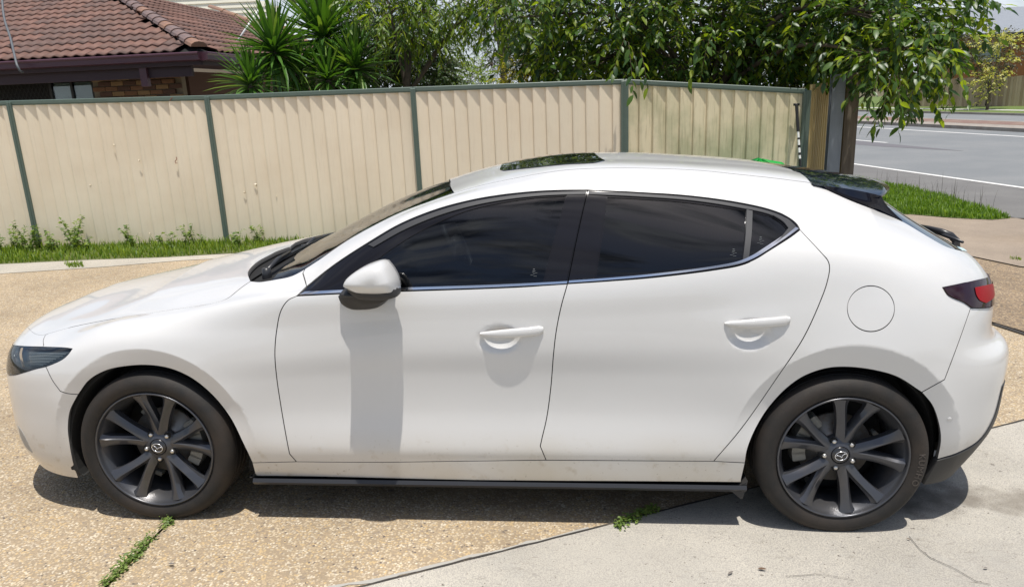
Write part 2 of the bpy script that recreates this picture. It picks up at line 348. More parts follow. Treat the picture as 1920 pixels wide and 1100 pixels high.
def cat_rom(pts, step=4.0):
    P = np.array(pts, float)
    if len(P) == 2:
        n = max(2, int(np.linalg.norm(P[1]-P[0])/step)); t = np.linspace(0, 1, n+1)[:, None]; return P[0]*(1-t)+P[1]*t
    out = []
    for i in range(len(P)-1):
        p1, p2 = P[i], P[i+1]; p0 = P[i-1] if i else 2*p1-p2; p3 = P[i+2] if i+2 < len(P) else 2*p2-p1
        d1 = math.sqrt(np.linalg.norm(p1-p0))+1e-6; d2 = math.sqrt(np.linalg.norm(p2-p1))+1e-6; d3 = math.sqrt(np.linalg.norm(p3-p2))+1e-6
        m1 = ((p1-p0)/d1-(p2-p0)/(d1+d2)+(p2-p1)/d2)*d2; m2 = ((p2-p1)/d2-(p3-p1)/(d2+d3)+(p3-p2)/d3)*d2
        n = max(1, int(np.linalg.norm(p2-p1)/step))
        for k in range(n):
            t = k/n; out.append((2*t**3-3*t*t+1)*p1+(t**3-2*t*t+t)*m1+(-2*t**3+3*t*t)*p2+(t**3-t*t)*m2)
    out.append(P[-1]); return np.array(out)
def pxc(*pts):
    o = uvs(cat_rom(pts)); k = [o[0]] if len(o) < 3 or abs(o[0][0]-o[1][0]) < .25 else []
    for i in range(1, len(o)-1):         # drop a sample that slipped onto a hidden part of the surface
        m = (o[i-1][0]+o[i+1][0])/2
        if abs(o[i][0]-m) > .12 and abs(o[i][0]-(k[-1][0] if k else m)) > .12: continue
        k.append(o[i])
    return k+[o[-1]]
def uvc(a, b, step=.02):
    n = max(2, int((abs(a[0]-b[0])+abs(v2m(a[1])-v2m(b[1])))/step)); t = np.linspace(0, 1, n+1)
    return [(a[0]*(1-k)+b[0]*k, a[1]*(1-k)+b[1]*k) for k in t]
def inpoly(poly, P):
    x, y = P[:, 0], P[:, 1]; c = np.zeros(len(P), bool); j = len(poly)-1
    for i in range(len(poly)):
        xi, yi = poly[i]; xj, yj = poly[j]
        if yi != yj:
            c ^= ((yi > y) != (yj > y)) & (x < (xj-xi)*(y-yi)/(yj-yi)+xi)
        j = i
    return c
def clean(loop, tol=.0015):
    out = [loop[0]]
    for p in loop[1:]:
        if abs(p[0]-out[-1][0])+abs(p[1]-out[-1][1]) > tol: out.append(p)
    if abs(out[0][0]-out[-1][0])+abs(out[0][1]-out[-1][1]) < tol: out.pop()
    return out
def inset(loop, g, fixed):
    P = np.array(loop); n = len(P); area = 0.5*np.sum(P[:, 0]*np.roll(P[:, 1], -1)-np.roll(P[:, 0], -1)*P[:, 1]); sg = 1 if area > 0 else -1
    o = P.copy()
    for i in range(n):
        if fixed(P[i]): continue
        a = P[i]-P[i-1]; b = P[(i+1) % n]-P[i]; a /= np.linalg.norm(a)+1e-12; b /= np.linalg.norm(b)+1e-12
        na = np.array([-a[1], a[0]])*sg; nb = np.array([-b[1], b[0]])*sg; m = na+nb; l = np.linalg.norm(m)
        if l < .3: m = na; l = 1
        m = m/l; o[i] = P[i]+m*g/max(.5, m@na)
    return o
def panel_geo(loop, holes=(), lines=(), gap=.0022, off=0.0, flange=.014, step=.02, roll=.0016):
    lp = clean([(u, float(v2m(v))) for u, v in loop]); fx = lambda p: abs(p[0]) > 2.885 or p[1] > MV[-1]-2e-3
    lp = clean([tuple(p) for p in inset(lp, gap, fx)]) if gap else lp
    hs = []
    for h in holes:
        h = clean([(u, float(v2m(v))) for u, v in h]); hs.append(clean([tuple(p) for p in inset(h, -gap, fx)]) if gap else h)
    pts = list(lp); edges = [(i, (i+1) % len(lp)) for i in range(len(lp))]; loops = [list(range(len(lp)))]
    for h in hs:
        o = len(pts); pts += list(h); edges += [(o+i, o+(i+1) % len(h)) for i in range(len(h))]; loops.append([o+i for i in range(len(h))])
    for ln in lines:
        q = np.array([(u, float(v2m(v))) for u, v in ln]); k_ = inpoly(lp, q)
        Bq = np.array(lp); k_ &= np.array([np.min(np.sum((Bq-p)**2, 1)) for p in q]) > .008**2
        last = None
        for p, ok_ in zip(q, k_):
            if ok_:
                pts.append(tuple(p)); i_ = len(pts)-1
                if last is not None: edges.append((last, i_))
                last = i_
            else: last = None
    A = np.array(lp); lo, hi = A.min(0), A.max(0)
    gx, gy = np.meshgrid(np.arange(lo[0]+step/2, hi[0], step), np.arange(lo[1]+step/2, hi[1], step*.8), indexing='ij')
    gx = gx+(np.arange(gx.shape[1]) % 2)[None, :]*step*.5
    G = np.stack([gx.ravel(), gy.ravel()], 1); ok = inpoly(lp, G)
    for h in hs: ok &= ~inpoly(h, G)
    G = G[ok]; B = np.array(pts)
    if len(G):
        dm = np.min((G[:, None, 0]-B[None, :, 0])**2+(G[:, None, 1]-B[None, :, 1])**2, axis=1) if len(G)*len(B) < 3e7 else np.concatenate([np.min((g[:, None, 0]-B[None, :, 0])**2+(g[:, None, 1]-B[None, :, 1])**2, axis=1) for g in np.array_split(G, 12)])
        G = G[dm > (step*.45)**2]
    allp = [Vector((float(a), float(b))) for a, b in pts]+[Vector((float(a), float(b))) for a, b in G]
    r = delaunay_2d_cdt(allp, edges, [], 0, 1e-5, True)
    V2 = np.array([tuple(q) for q in r[0]]); Fs = np.array([f for f in r[2] if len(f) == 3]); cen = V2[Fs].mean(1)
    ok = inpoly(lp, cen)
    for h in hs: ok &= ~inpoly(h, cen)
    Fs = Fs[ok]
    omap = {}
    for i, src in enumerate(r[3]):
        for s_ in src: omap[s_] = i
    u, v = V2[:, 0], m2v(V2[:, 1]); P = S(u, v); N = SN(u, v)
    P = P+N*off
    # boundary edge roll + flange, from boundary edges of kept faces
    from collections import Counter
    cnt = Counter(); 
    for f in Fs:
        for a, b in ((f[0], f[1]), (f[1], f[2]), (f[2], f[0])): cnt[(min(a, b), max(a, b))] += 1
    used = np.unique(Fs)
    # orient faces outward
    fn = np.cross(P[Fs[:, 1]]-P[Fs[:, 0]], P[Fs[:, 2]]-P[Fs[:, 0]]); dn = np.einsum('ij,ij->i', fn, N[Fs[:, 0]]); fl = dn < 0
    Fs[fl] = Fs[fl][:, ::-1]
    V = list(P); NN = list(N); F = [tuple(f) for f in Fs]
    if flange:
        ring = {}
        def vert(i, d):
            key = (i, d)
            if key not in ring:
                V.append(P[i]-N[i]*d); NN.append(N[i]); ring[key] = len(V)-1
            return ring[key]
        bd = {}
        for f in Fs:
            for a, b in ((f[0], f[1]), (f[1], f[2]), (f[2], f[0])):
                if cnt[(min(a, b), max(a, b))] == 1: bd[a] = b
        for a, b in bd.items():
            if (abs(u[a]) > 2.885 and abs(u[b]) > 2.885) or (v[a] > NR-1.01 and v[b] > NR-1.01): continue
            a2, b2 = vert(a, flange), vert(b, flange)
            # separate verts for sharp flange
            V.append(P[a]); NN.append(None); V.append(P[b]); NN.append(None)
            A_, B_ = len(V)-2, len(V)-1
            F.append((A_, a2, b2, B_))
            t = P[b]-P[a]; o = np.cross(t, N[a]); o /= np.linalg.norm(o)+1e-12
            nn_ = (N[a]*.6+o*.8); NN[A_] = nn_; NN[B_] = nn_; NN[a2] = o; NN[b2] = o
    NSURF = len(Fs); panel_geo.nsurf = NSURF
    keep = np.zeros(len(V), bool)
    for f in F:
        for i in f: keep[i] = True
    mp_ = np.cumsum(keep)-1
    V = np.array(V)[keep]; NN = np.array(NN)[keep]; F = [tuple(mp_[i] for i in f) for f in F]
    return V, NN, F
RIDGE = []
for (cx, cz, rx, rz, a0, a1) in ((-1.36, .30, .425, .445, 0, 178), (1.366, .30, .44, .469, -12, 170)):
    for q in (.985, 1.0, 1.015):
        pts_ = []
        for a in np.linspace(R_(a0), R_(a1), 90):
            x, z = cx+rx*q*math.cos(a), cz+rz*q*math.sin(a); pts_.append((x, .898, z))
        pr = proj_car(np.array(pts_)*NEAR); RIDGE.append(uvs(pr))
SEAM = mat('dark_seam', (.09, .088, .085), rough=.9)
def seam(o, n, k=1, flip=False):
    o.data.materials.append(SEAM); tot = len(o.data.polygons); per = tot//k; idx = [1 if (i % per) >= n else 0 for i in range(tot)]
    o.data.polygons.foreach_set('material_index', idx); return o
def panel(name, loop, mt, parent, mirror='copy', label=None, **k):
    """near-side panel (y = -w); mirror='copy' also makes the far-side part, 'join' makes one symmetric part"""
    V, N, F = panel_geo(loop, **k)
    Vn, Nn = V*NEAR, N*NEAR; Fn = [f[::-1] for f in F]
    if mirror == 'join':
        o = len(V); VV = np.concatenate([Vn, V]); NN = np.concatenate([Nn, N]); FF = Fn+[tuple(i+o for i in f) for f in F]
        # weld at the centre line
        key = {}; mp_ = list(range(len(VV)))
        for i, p in enumerate(VV):
            if abs(p[1]) < 1e-4:
                kk = (round(p[0], 4), round(p[2], 4)); 
                if kk in key: mp_[i] = key[kk]
                else: key[kk] = i
                n = NN[i].copy(); n[1] = 0; NN[i] = n/(np.linalg.norm(n)+1e-9)
        FF = [tuple(dict.fromkeys(mp_[i] for i in f)) for f in FF]; FF = [f for f in FF if len(f) > 2]
        o_ = obj(name, VV, FF, mt, parent, True, NN)
        return seam(o_, panel_geo.nsurf, 2) if mt is PAINT and len(FF) == 2*len(F) else o_
    a = obj(name, Vn, Fn, mt, parent, True, Nn)
    if mt is PAINT: seam(a, panel_geo.nsurf)
    if label: a['label'] = label
    if mirror == 'copy':
        b = obj(name, V, F, mt, parent if not isinstance(parent, tuple) else parent[1], True, N)
        if mt is PAINT: seam(b, panel_geo.nsurf)
        return a, b
    return a
def both(parents, name, loop, mt, **k):
    """a panel on the near and the far side with separate parents"""
    V, N, F = panel_geo(loop, **k)
    a = obj(name, V*NEAR, [f[::-1] for f in F], mt, parents[0], True, N*NEAR)
    b = obj(name, V, F, mt, parents[1], True, N)
    return a, b
# -------- traced seams (pixels of the photograph laid on the master surface)
CAR = bpy.data.objects.new('parked_car', None); COL.objects.link(CAR)
CAR.matrix_world = Matrix([list(M3[i])+[0] for i in range(3)]+[[0, 0, 0, 1]])
tag(CAR, 'white five-door hatchback with dark grey alloy wheels parked side-on across the driveway', 'car')
END = 2.9; TOP = NR-1-1e-6
c_bonf = pxc((91, 625), (78, 628), (65, 625), (56, 618), (49, 608))
c_shut = pxc((91, 625), (130, 614), (182, 603), (247, 592), (312, 582), (365, 574), (404, 567.5), (427, 559), (445, 545), (458, 535), (470, 527))
c_bonr = pxc((470, 527), (465.5, 511), (480, 493), (517, 472))
c_fc = pxc((470, 527), (486, 528.5), (506, 526))
c_wsb = pxc((506, 526), (529, 501), (548, 484))
c_wss = pxc((506, 526), (517, 524), (548, 517), (594, 490), (656, 448), (749, 399), (811, 376), (851, 362))
c_roff = pxc((851, 362), (844, 350), (844, 341))
c_groove = pxc((851, 362), (903, 347.5), (982, 331), (1003, 327), (1066, 318.5), (1149, 315), (1230, 316), (1316, 320), (1374, 326), (1450, 334), (1521, 343))
c_rofr = pxc((1521, 343), (1511, 332), (1497, 322))
c_hatch = pxc((1521, 343), (1557, 359), (1593, 375), (1649, 397), (1693, 416), (1734, 440), (1776, 463), (1812, 472))
c_fb = pxc((147, 739), (126, 737), (113, 733)) + pxc((113, 733), (98, 712), (86, 687))[1:]
c_fb2 = pxc((82, 647), (81, 638), (85, 628))
c_archF1 = pxc((148, 898), (139, 872), (131, 832), (128, 800), (132, 769), (147, 739))
c_archF2 = pxc((147, 739), (168, 712), (200, 694), (240, 686), (280, 684.5), (320, 691), (360, 709), (400, 742), (432, 783), (456, 831), (468, 856), (473, 867))
c_archF3 = pxc((473, 867), (480, 893))
c_fdoorF = pxc((556, 555), (540, 563), (527, 582), (519, 618), (515.5, 662), (519, 708), (529, 774), (538, 825), (543, 850))+pxc((543, 850), (556, 865))[1:]
c_dbotF = pxc((556, 865), (700, 866), (860, 864), (1024, 862))
c_midB = pxc((1064, 532), (1052, 575), (1043, 620), (1038, 662), (1033, 724), (1025, 783), (1016, 822), (1013, 836))+pxc((1013, 836), (1024, 862))[1:]
c_dbotR = pxc((1024, 862), (1180, 863), (1338, 864))
c_rdoorR = pxc((1338, 864), (1389, 804), (1458, 706), (1507, 632), (1540, 560), (1551, 528), (1555.5, 501), (1552, 488), (1542, 476), (1500, 431))
c_sillT = pxc((473, 867), (556, 865))
c_sillTR = pxc((1338, 864), (1397, 867))
c_archR0 = pxc((1390, 897), (1397, 867))
c_archR = pxc((1397, 867), (1401, 843), (1414, 809), (1438, 768), (1473, 729), (1507, 705), (1551, 690), (1595, 688), (1645, 695), (1684, 707), (1728, 735))
c_archR2 = pxc((1728, 735), (1748, 760), (1760, 794), (1763.5, 824), (1757, 861))
c_rb = pxc((1820, 577), (1797, 642), (1771, 711))+pxc((1771, 711), (1728, 735))[1:]
c_dloT1 = pxc((575, 536), (625, 496.5), (687, 456), (749, 420), (811, 394.5), (873, 377), (934, 366), (1000, 359), (1050, 356.5), (1102, 356))
c_dloT2 = pxc((1102, 356), (1192, 360), (1301, 368), (1392, 381), (1447, 394), (1478, 407), (1495, 421), (1500, 431))
c_dloB1 = pxc((1064, 532), (980, 537.5), (900, 541), (751, 546), (650, 550), (556, 555))
c_dloB2 = pxc((1500, 431), (1483, 444), (1442, 470), (1416, 486), (1388, 497), (1338, 506), (1228, 519.5), (1140, 527), (1064, 532))
c_bpil = pxc((1102, 356), (1084, 435), (1064, 532))
c_ap = pxc((568, 512), (571, 522), (575, 536))
R = lambda c: c[::-1]
def j(*cs):
    o = []
    for c in cs: o += list(c) if not o else list(c)[1:] if abs(c[0][0]-o[-1][0])+abs(c[0][1]-o[-1][1]) < .02 else list(c)
    return o
# split windscreen side at the A-pillar foot
k_ap = min(range(len(c_wss)), key=lambda i: abs(c_wss[i][0]-c_ap[0][0])+abs(c_wss[i][1]-c_ap[0][1])*.3)
c_wss1, c_wss2 = c_wss[:k_ap+1], c_wss[k_ap:]

# bonnet, windscreen, roof
vb = c_bonf[-1]; ub = vb[0]
bon_c = uvc(vb, (-END, vb[1]+.1))
bonnet = panel('bonnet', j(c_bonf, bon_c, uvc((-END, vb[1]+.1), (-END, TOP)), uvc((-END, TOP), (-1.055, TOP)), R(uvc(c_bonr[-1], (-1.055, TOP))), R(c_bonr), R(c_shut)), PAINT, CAR, 'join', flange=.02)
wb = c_wsb[-1]
panel('cowl_panel', j(c_bonr, uvc(c_bonr[-1], (-1.055, TOP)), uvc((-1.055, TOP), (-.985, TOP)), R(uvc(wb, (-.985, TOP))), R(c_wsb), R(c_fc)), DARK, CAR, 'join', off=-.035, gap=-.004, flange=0)
rf = c_roff[-1]
ws_loop = j(c_wsb, uvc(wb, (-.985, TOP)), uvc((-.985, TOP), (-.245, TOP)), R(uvc(rf, (-.245, TOP))), R(c_roff), R(c_wss))
def shrink(loop, g):       # inner outline, g metres inside
    P = clean([(u, float(v2m(v))) for u, v in loop]); o = inset(P, g, lambda p: p[1] > MV[-1]-2e-3)
    return [(a, float(m2v(min(b, MV[-1])))) for a, b in o]
ws_in = [p for p in shrink(ws_loop, .030)]
windscreen = panel('windscreen', ws_loop, CLEAR, CAR, 'join', off=-.003, flange=0, gap=.003, step=.03)
rr_ = c_rofr[-1]
roof_loop = j(c_roff, uvc(rf, (-.245, TOP)), uvc((-.245, TOP), (1.17, TOP)), R(uvc(rr_, (1.17, TOP))), R(c_rofr), R(c_groove))
sun_near = pxc((944, 321), (1000, 315), (1060, 309), (1115, 306), (1134, 302))
su0, sv0 = sun_near[0]; su1, sv1 = sun_near[-1]
sun_loop = j(sun_near, uvc((su1, sv1), (su1-.02, 10.2)), uvc((su1-.02, 10.2), (su1-.035, TOP)), uvc((su1-.035, TOP), (su0-.03, TOP)), uvc((su0-.03, TOP), (su0-.02, 10.1)), uvc((su0-.02, 10.1), (su0, sv0)))
roof = panel('roof', roof_loop, PAINT, CAR, 'join', holes=[], flange=.02)
SUNG = mat('sunroof_glass', (.02, .022, .022), rough=.02, coat=1)
panel('sunroof', sun_loop, SUNG, roof, 'join', off=.004, gap=0, flange=.012)

# outer side panels and fenders
tl_top = pxc((1767, 539), (1800, 532), (1835, 524), (1857, 519)); tl_bot = pxc((1767, 539), (1777, 553), (1807, 567), (1821, 577))
def vz(u, z):
    vs = np.linspace(3.5, 8.5, 400); P_ = S(np.full(400, u), vs); return float(vs[np.argmin(np.abs(P_[:, 2]-z))])
_u0, _v0 = tl_bot[-1]; _z0 = float(S(_u0, _v0)[0, 2])
tl_bot2 = [(_u0, _v0)]+[(float(u_), vz(float(u_), _z0-.024*min(1, k_/7))) for k_, u_ in enumerate(np.linspace(_u0, 2.69, 26)) if k_]
tlu0, tlu1 = tl_top[-1], tl_bot2[-1]
hb = c_hatch[-1]
side_loop = j(c_ap[:1], c_wss2, c_groove, c_hatch, uvc(hb, tl_top[-1]), R(tl_top), tl_bot, c_rb, R(c_archR), R(c_sillTR), c_rdoorR, R(c_dloT2), R(c_dloT1), R(c_ap))
fuel = [uv(1633+44*math.cos(a), 578.5+42.5*math.sin(a)) for a in np.linspace(0, 2*math.pi, 49)[:-1]]
sideN, sideF = panel('side_panel', side_loop, PAINT, CAR, holes=[fuel], lines=RIDGE, step=.014, gap=.0018)
panel('fuel_flap', fuel, PAINT, (sideN, sideF), mirror=None, gap=.0018) if False else None
V_, N_, F_ = panel_geo(fuel, gap=.0010); obj('fuel_flap', V_*NEAR, [f[::-1] for f in F_], PAINT, sideN, True, N_*NEAR); obj('fuel_flap_cover', V_, F_, PAINT, sideF, True, N_)
hl_top = pxc((16, 646), (40, 648.5), (84, 650), (120, 651.5), (135.5, 653.5)); hl_bot = pxc((135.5, 653.5), (128, 664), (118, 673), (104, 680), (85, 687), (68, 691), (48, 697), (30, 702), (17, 703))
ul, vl = hl_top[0]; ul2, vl2 = hl_bot[-1]
iT = min(range(len(hl_top)), key=lambda i: abs(hl_top[i][0]-c_fb2[0][0])); iB = min(range(len(hl_bot)), key=lambda i: abs(hl_bot[i][0]-c_fb[-1][0]))
fender_loop = j(R(c_fb), hl_bot[:iB+1][::-1] if False else R(hl_bot[:iB+1]), R(hl_top[iT:]), c_fb2, c_shut, c_fc, c_wss1, c_ap, pxc((575, 536), (556, 555)), c_fdoorF, R(c_sillT), R(c_archF2))
fender_loop = j(c_fb, R(hl_bot[:iB+1]), R(hl_top[iT:]), c_fb2, c_shut, c_fc, c_wss1, c_ap, pxc((575, 536), (556, 555)), c_fdoorF, R(c_sillT), R(c_archF2))
panel('front_fender', fender_loop, PAINT, CAR, lines=RIDGE, step=.014)
hl_in = (-2.62, vl2+.1); hl_in2 = (-2.62, vl)
hl_loop = j(hl_top, hl_bot, uvc((ul2, vl2), hl_in), uvc(hl_in, hl_in2), uvc(hl_in2, (ul, vl)))
bump_loop = j(c_fb, R(hl_bot[iB:]) if False else hl_bot[iB:], uvc((ul2, vl2), hl_in), uvc(hl_in, hl_in2), uvc(hl_in2, (ul, vl)), hl_top[:iT+1], c_fb2, c_bonf, bon_c, uvc((-END, vb[1]+.1), (-END, 0)), uvc((-END, 0), (c_archF1[0][0], 0)), c_archF1)
front_bumper = panel('front_bumper', bump_loop, PAINT, CAR, 'join', lines=RIDGE, step=.014, flange=.02)
# sill with black skirt
sillN, sillF = panel('sill', j(c_sillT, c_dbotF, c_dbotR, c_sillTR, R(c_archR0), uvc((c_archR0[0][0], 0), (c_archF3[-1][0], 0)), R(c_archF3)), PAINT, CAR, gap=.0016)
# rear: bumper, tailgate, diffuser
df = pxc((1757, 861), (1797, 848), (1836, 824), (1861, 785), (1879, 722)); dfe = df[-1]
df_c = uvc(dfe, (END, 3.0))
rb_loop = j(c_rb, c_archR2, df, df_c, uvc((END, 3.0), (END, tlu1[1])), uvc((END, tlu1[1]), (2.7, tlu1[1])), uvc((2.7, tlu1[1]), tlu1), R(tl_bot2))
rear_bumper = panel('rear_bumper', rb_loop, PAINT, CAR, 'join', lines=RIDGE, step=.014, flange=.02)
dloop = j(df, df_c, uvc((END, 3.0), (END, 0)), uvc((END, 0), (df[0][0], 0)), uvc((df[0][0], 0), df[0]))
panel('rear_diffuser', dloop, PLASTIC, CAR, 'join', off=.004, flange=.03)
hbE = (END, hb[1]-.05)
tail_loop = j(uvc(hb, hbE), uvc(hbE, (END, tlu1[1])), uvc((END, tlu1[1]), (2.7, tlu1[1])), uvc((2.7, tlu1[1]), (2.7, tlu0[1])), uvc((2.7, tlu0[1]), tlu0), uvc(tlu0, hb))
tailgate = panel('tailgate', tail_loop, PAINT, CAR, 'join', flange=.02)
rg_top = (1.62, TOP)
gl_loop = j(R(uvc((1.40, 9.05), hb)) if False else c_hatch[int(len(c_hatch)*.42):], uvc(hb, hbE), uvc(hbE, (END, TOP)), uvc((END, TOP), rg_top), uvc(rg_top, c_hatch[int(len(c_hatch)*.42)]))
RG = mat('rear_window_glass', (.018, .02, .025), rough=.03, coat=1)
panel('rear_window', gl_loop, RG, tailgate, 'join', off=-.004, flange=0, gap=.003)
# tail lights
tl_loop = j(tl_top, uvc(tlu0, (2.69, tlu0[1])), uvc((2.69, tlu0[1]), tlu1), R(tl_bot2), R(tl_bot))
tlN, tlF = panel('tail_light', tl_loop, DARKLENS, CAR, off=.006, gap=.0015, flange=.02)
red = j(pxc((1824, 540), (1845, 535.5), (1863, 531)), uvc(uv(1863, 531), (2.66, tlu0[1]-.18)), uvc((2.66, tlu0[1]-.18), (2.66, tlu1[1]+.12)), [(float(u_), vz(float(u_), float(S(*uv(1845, 568))[0, 2]))) for u_ in np.linspace(2.64, uv(1845, 568)[0], 14)], pxc((1845, 568.5), (1834, 564), (1827, 554), (1824, 540)))
V_, N_, F_ = panel_geo(red, off=.0085, gap=0, flange=0); obj('red_lens', V_*NEAR, [f[::-1] for f in F_], REDLENS, tlN, True, N_*NEAR); obj('red_lens', V_, F_, REDLENS, tlF, True, N_)
# headlights: a smoked clear lens over a built bowl
HLG = glass_mat('headlight_lens', (.85, .89, .90), 1.42)
hlN, hlF = panel('headlight', hl_loop, HLG, CAR, off=.002, gap=.0018, flange=.012)
HB = mat('headlight_bowl', (.05, .065, .08), rough=.3, coat=.3)
V_, N_, F_ = panel_geo(hl_loop, off=-.022, gap=.001, flange=0)
obj('lamp_bowl', V_*NEAR, [f[::-1] for f in F_], HB, hlN, True, N_*NEAR); obj('lamp_bowl', V_, F_, HB, hlF, True, N_)
LT = mat('lamp_reflector', (.55, .58, .58), rough=.3, metal=.6); AM = mat('lamp_amber_band', (.50, .36, .24), rough=.3)
for sgn, hp in ((NEAR, hlN), (np.array([1., 1, 1]), hlF)):
    mb = MB()
    for i in range(9):
        y0 = 657+i*3.3; x0, x1 = 50, 124-i*6.2
        c = pxc((x0, y0), ((x0+x1)/2, y0+.6), (x1, y0+1.0))
        P = [(S(a, b)[0]-SN(a, b)[0]*.014)*sgn for a, b in c]
        mb.tube(P, .0014, 4)
    mb.build('reflector_ribs', LT, hp)
    c = pxc((38.5, 651), (36, 660), (36.5, 672), (40, 687)); mb = MB()
    mb.tube([(S(a, b)[0]-SN(a, b)[0]*.008)*sgn for a, b in c], .005, 6); mb.build('light_band', AM, hp)
    mb = MB(); u_, v_ = uv(17, 671); P = (S(u_, v_)[0]-SN(u_, v_)[0]*.012); N0 = SN(u_, v_)[0]
    q = Vector(N0*sgn).to_track_quat('Y', 'Z').to_matrix()
    m_ = MB(); m_.lathe([(.0, .004), (.022, .006), (.028, .0), (.028, -.02)], 24)
    V = [np.array(q @ Vector(p))+P*sgn for p in m_.V]; obj('projector_lens', V, m_.F, GLOSSBLACK, hp, True)
# grille
gr = [(-2.89, 1.2), (-2.55, 1.4), (-2.38, 3.2), (-2.42, 5.0), (-2.60, 6.6), (-2.89, 6.9)]
gl = []
for i in range(len(gr)): gl += uvc(gr[i], gr[(i+1) % len(gr)])[:-1]
V_, N_, F_ = panel_geo(gl, off=.004, gap=0, flange=.01)
obj('front_grille', np.concatenate([V_*NEAR, V_]), [f[::-1] for f in F_]+[tuple(i+len(V_) for i in f) for f in F_], PLASTIC, front_bumper, True, np.concatenate([N_*NEAR, N_]))

# crease shading of the bumper corner, painted as a thin grey strip
sl_ = j(pxc((34, 797), (44, 812), (61, 848)), pxc((61, 848), (51, 840), (40, 820), (34, 797)))
V_, N_, F_ = panel_geo(sl_, off=.0012, gap=0, flange=.004); SLM = mat('bumper_crease_shade', (.36, .35, .32), rough=.5)
obj('crease_shade', V_*NEAR, [f[::-1] for f in F_], SLM, front_bumper, True, N_*NEAR); obj('crease_shade', V_, F_, SLM, front_bumper, True, N_)
# doors
fdN, fdF = panel('front_door', j(c_fdoorF, c_dbotF, R(c_midB), c_dloB1), PAINT, CAR, lines=RIDGE, step=.014, gap=.0018)
rdN, rdF = panel('rear_door', j(c_midB, c_dbotR, c_rdoorR, c_dloB2), PAINT, CAR, lines=RIDGE, step=.014, gap=.0018)
gF = pxc((700, 491), (724, 473), (760, 449), (811, 421), (873, 395.5), (934, 380.5), (1000, 371), (1060, 367))
gF_loop = j(gF, pxc((1060, 367), (1048, 412), (1030, 476), (1017, 528)), pxc((1017, 528), (900, 534), (780, 539)), pxc((780, 539), (700, 541)), pxc((700, 541), (700, 491)))
gR_loop = j(pxc((1140, 369), (1265, 376.5), (1330, 384), (1398, 394)), pxc((1398, 394), (1396, 440), (1390, 487)), pxc((1390, 487), (1338, 497), (1228, 510), (1119, 518)), pxc((1119, 518), (1131, 440), (1140, 369)))
gQ_loop = j(pxc((1412, 397), (1446, 405)), pxc((1446, 405), (1465, 417), (1475, 428)), pxc((1475, 428), (1470, 438), (1455, 452), (1432, 468), (1406, 482)), pxc((1406, 482), (1411, 440), (1412, 397)))
frF = j(c_dloT1, c_bpil, c_dloB1, pxc((556, 555), (575, 536))); frR = j(c_dloT2, c_dloB2, R(c_bpil))
both((fdN, fdF), 'window_surround', frF, GLOSSBLACK, holes=[gF_loop], off=-.004, gap=.0015, flange=.03)
both((rdN, rdF), 'window_surround', frR, GLOSSBLACK, holes=[gR_loop, gQ_loop], off=-.004, gap=.0015, flange=.03)
both((fdN, fdF), 'window_glass', gF_loop, TINT, off=-.0075, gap=-.003, flange=0)
both((rdN, rdF), 'window_glass', gR_loop, TINT, off=-.0075, gap=-.003, flange=0)
both((rdN, rdF), 'quarter_glass', gQ_loop, TINT, off=-.0065, gap=-.003, flange=0)
# chrome strip under the glass and the satin frame over it
def strip(top, bot): return j(top, uvc(top[-1], bot[-1], .01), R(bot), uvc(bot[0], top[0], .01))
ch1b = pxc((562, 552.3), (650, 548.2), (751, 544), (900, 539.3), (980, 535.7), (1063, 531)); ch1t = pxc((572, 547), (650, 543), (751, 539.3), (900, 534.5), (980, 531.3), (1064, 527))
both((fdN, fdF), 'chrome_strip', strip(ch1t, ch1b), CHROME, off=.003, gap=0, flange=.008)
ch2b = pxc((1066, 530), (1140, 524.8), (1228, 517), (1338, 503), (1386, 494.5), (1414, 483.5), (1440, 468), (1480, 441.5), (1497, 429)); ch2t = pxc((1067, 526), (1140, 521), (1228, 513), (1338, 499), (1384, 490), (1409, 479.5), (1434, 464), (1472, 439), (1491, 426))
both((rdN, rdF), 'chrome_strip', strip(ch2t, ch2b), CHROME, off=.003, gap=0, flange=.008)
SATG = mat('satin_grey_trim', (.045, .046, .05), rough=.5, spec=.3)
f1o = pxc((690, 459), (749, 424.5), (811, 399), (873, 381), (934, 370), (1000, 362.5), (1050, 360), (1099, 359)); f1i = pxc((700, 463), (755, 432), (815, 406.5), (876, 388), (935, 376), (1000, 368), (1050, 365), (1098, 364))
both((fdN, fdF), 'frame_trim', strip(f1o, f1i), SATG, off=.001, gap=0, flange=.006)
f2o = pxc((1104, 359), (1192, 363), (1301, 371), (1390, 384), (1445, 397), (1474, 409.5), (1491, 423)); f2i = pxc((1103, 364), (1192, 368), (1300, 376), (1388, 389.5), (1441, 401), (1465, 412), (1480, 425))
both((rdN, rdF), 'frame_trim', strip(f2o, f2i), SATG, off=.001, gap=0, flange=.006)
both((fdN, fdF), 'pillar_cover', j(pxc((1063, 366), (1098, 366)), pxc((1098, 366), (1082, 435), (1062, 526)), pxc((1062, 526), (1022, 528)), pxc((1022, 528), (1034, 480), (1050, 418), (1063, 366))), GLOSSBLACK, off=.0015, gap=0, flange=.006)
both((rdN, rdF), 'pillar_cover', j(pxc((1103, 366), (1136, 368)), pxc((1136, 368), (1127, 440), (1116, 520)), pxc((1116, 520), (1067, 525)), pxc((1067, 525), (1087, 436), (1103, 366))), GLOSSBLACK, off=.0015, gap=0, flange=.006)
both((rdN, rdF), 'divider_bar', j(pxc((1400, 393), (1411, 396)), pxc((1411, 396), (1409, 440), (1404, 484)), pxc((1404, 484), (1393, 487)), pxc((1393, 487), (1398, 440), (1400, 393))), SATG, off=.002, gap=0, flange=.006)
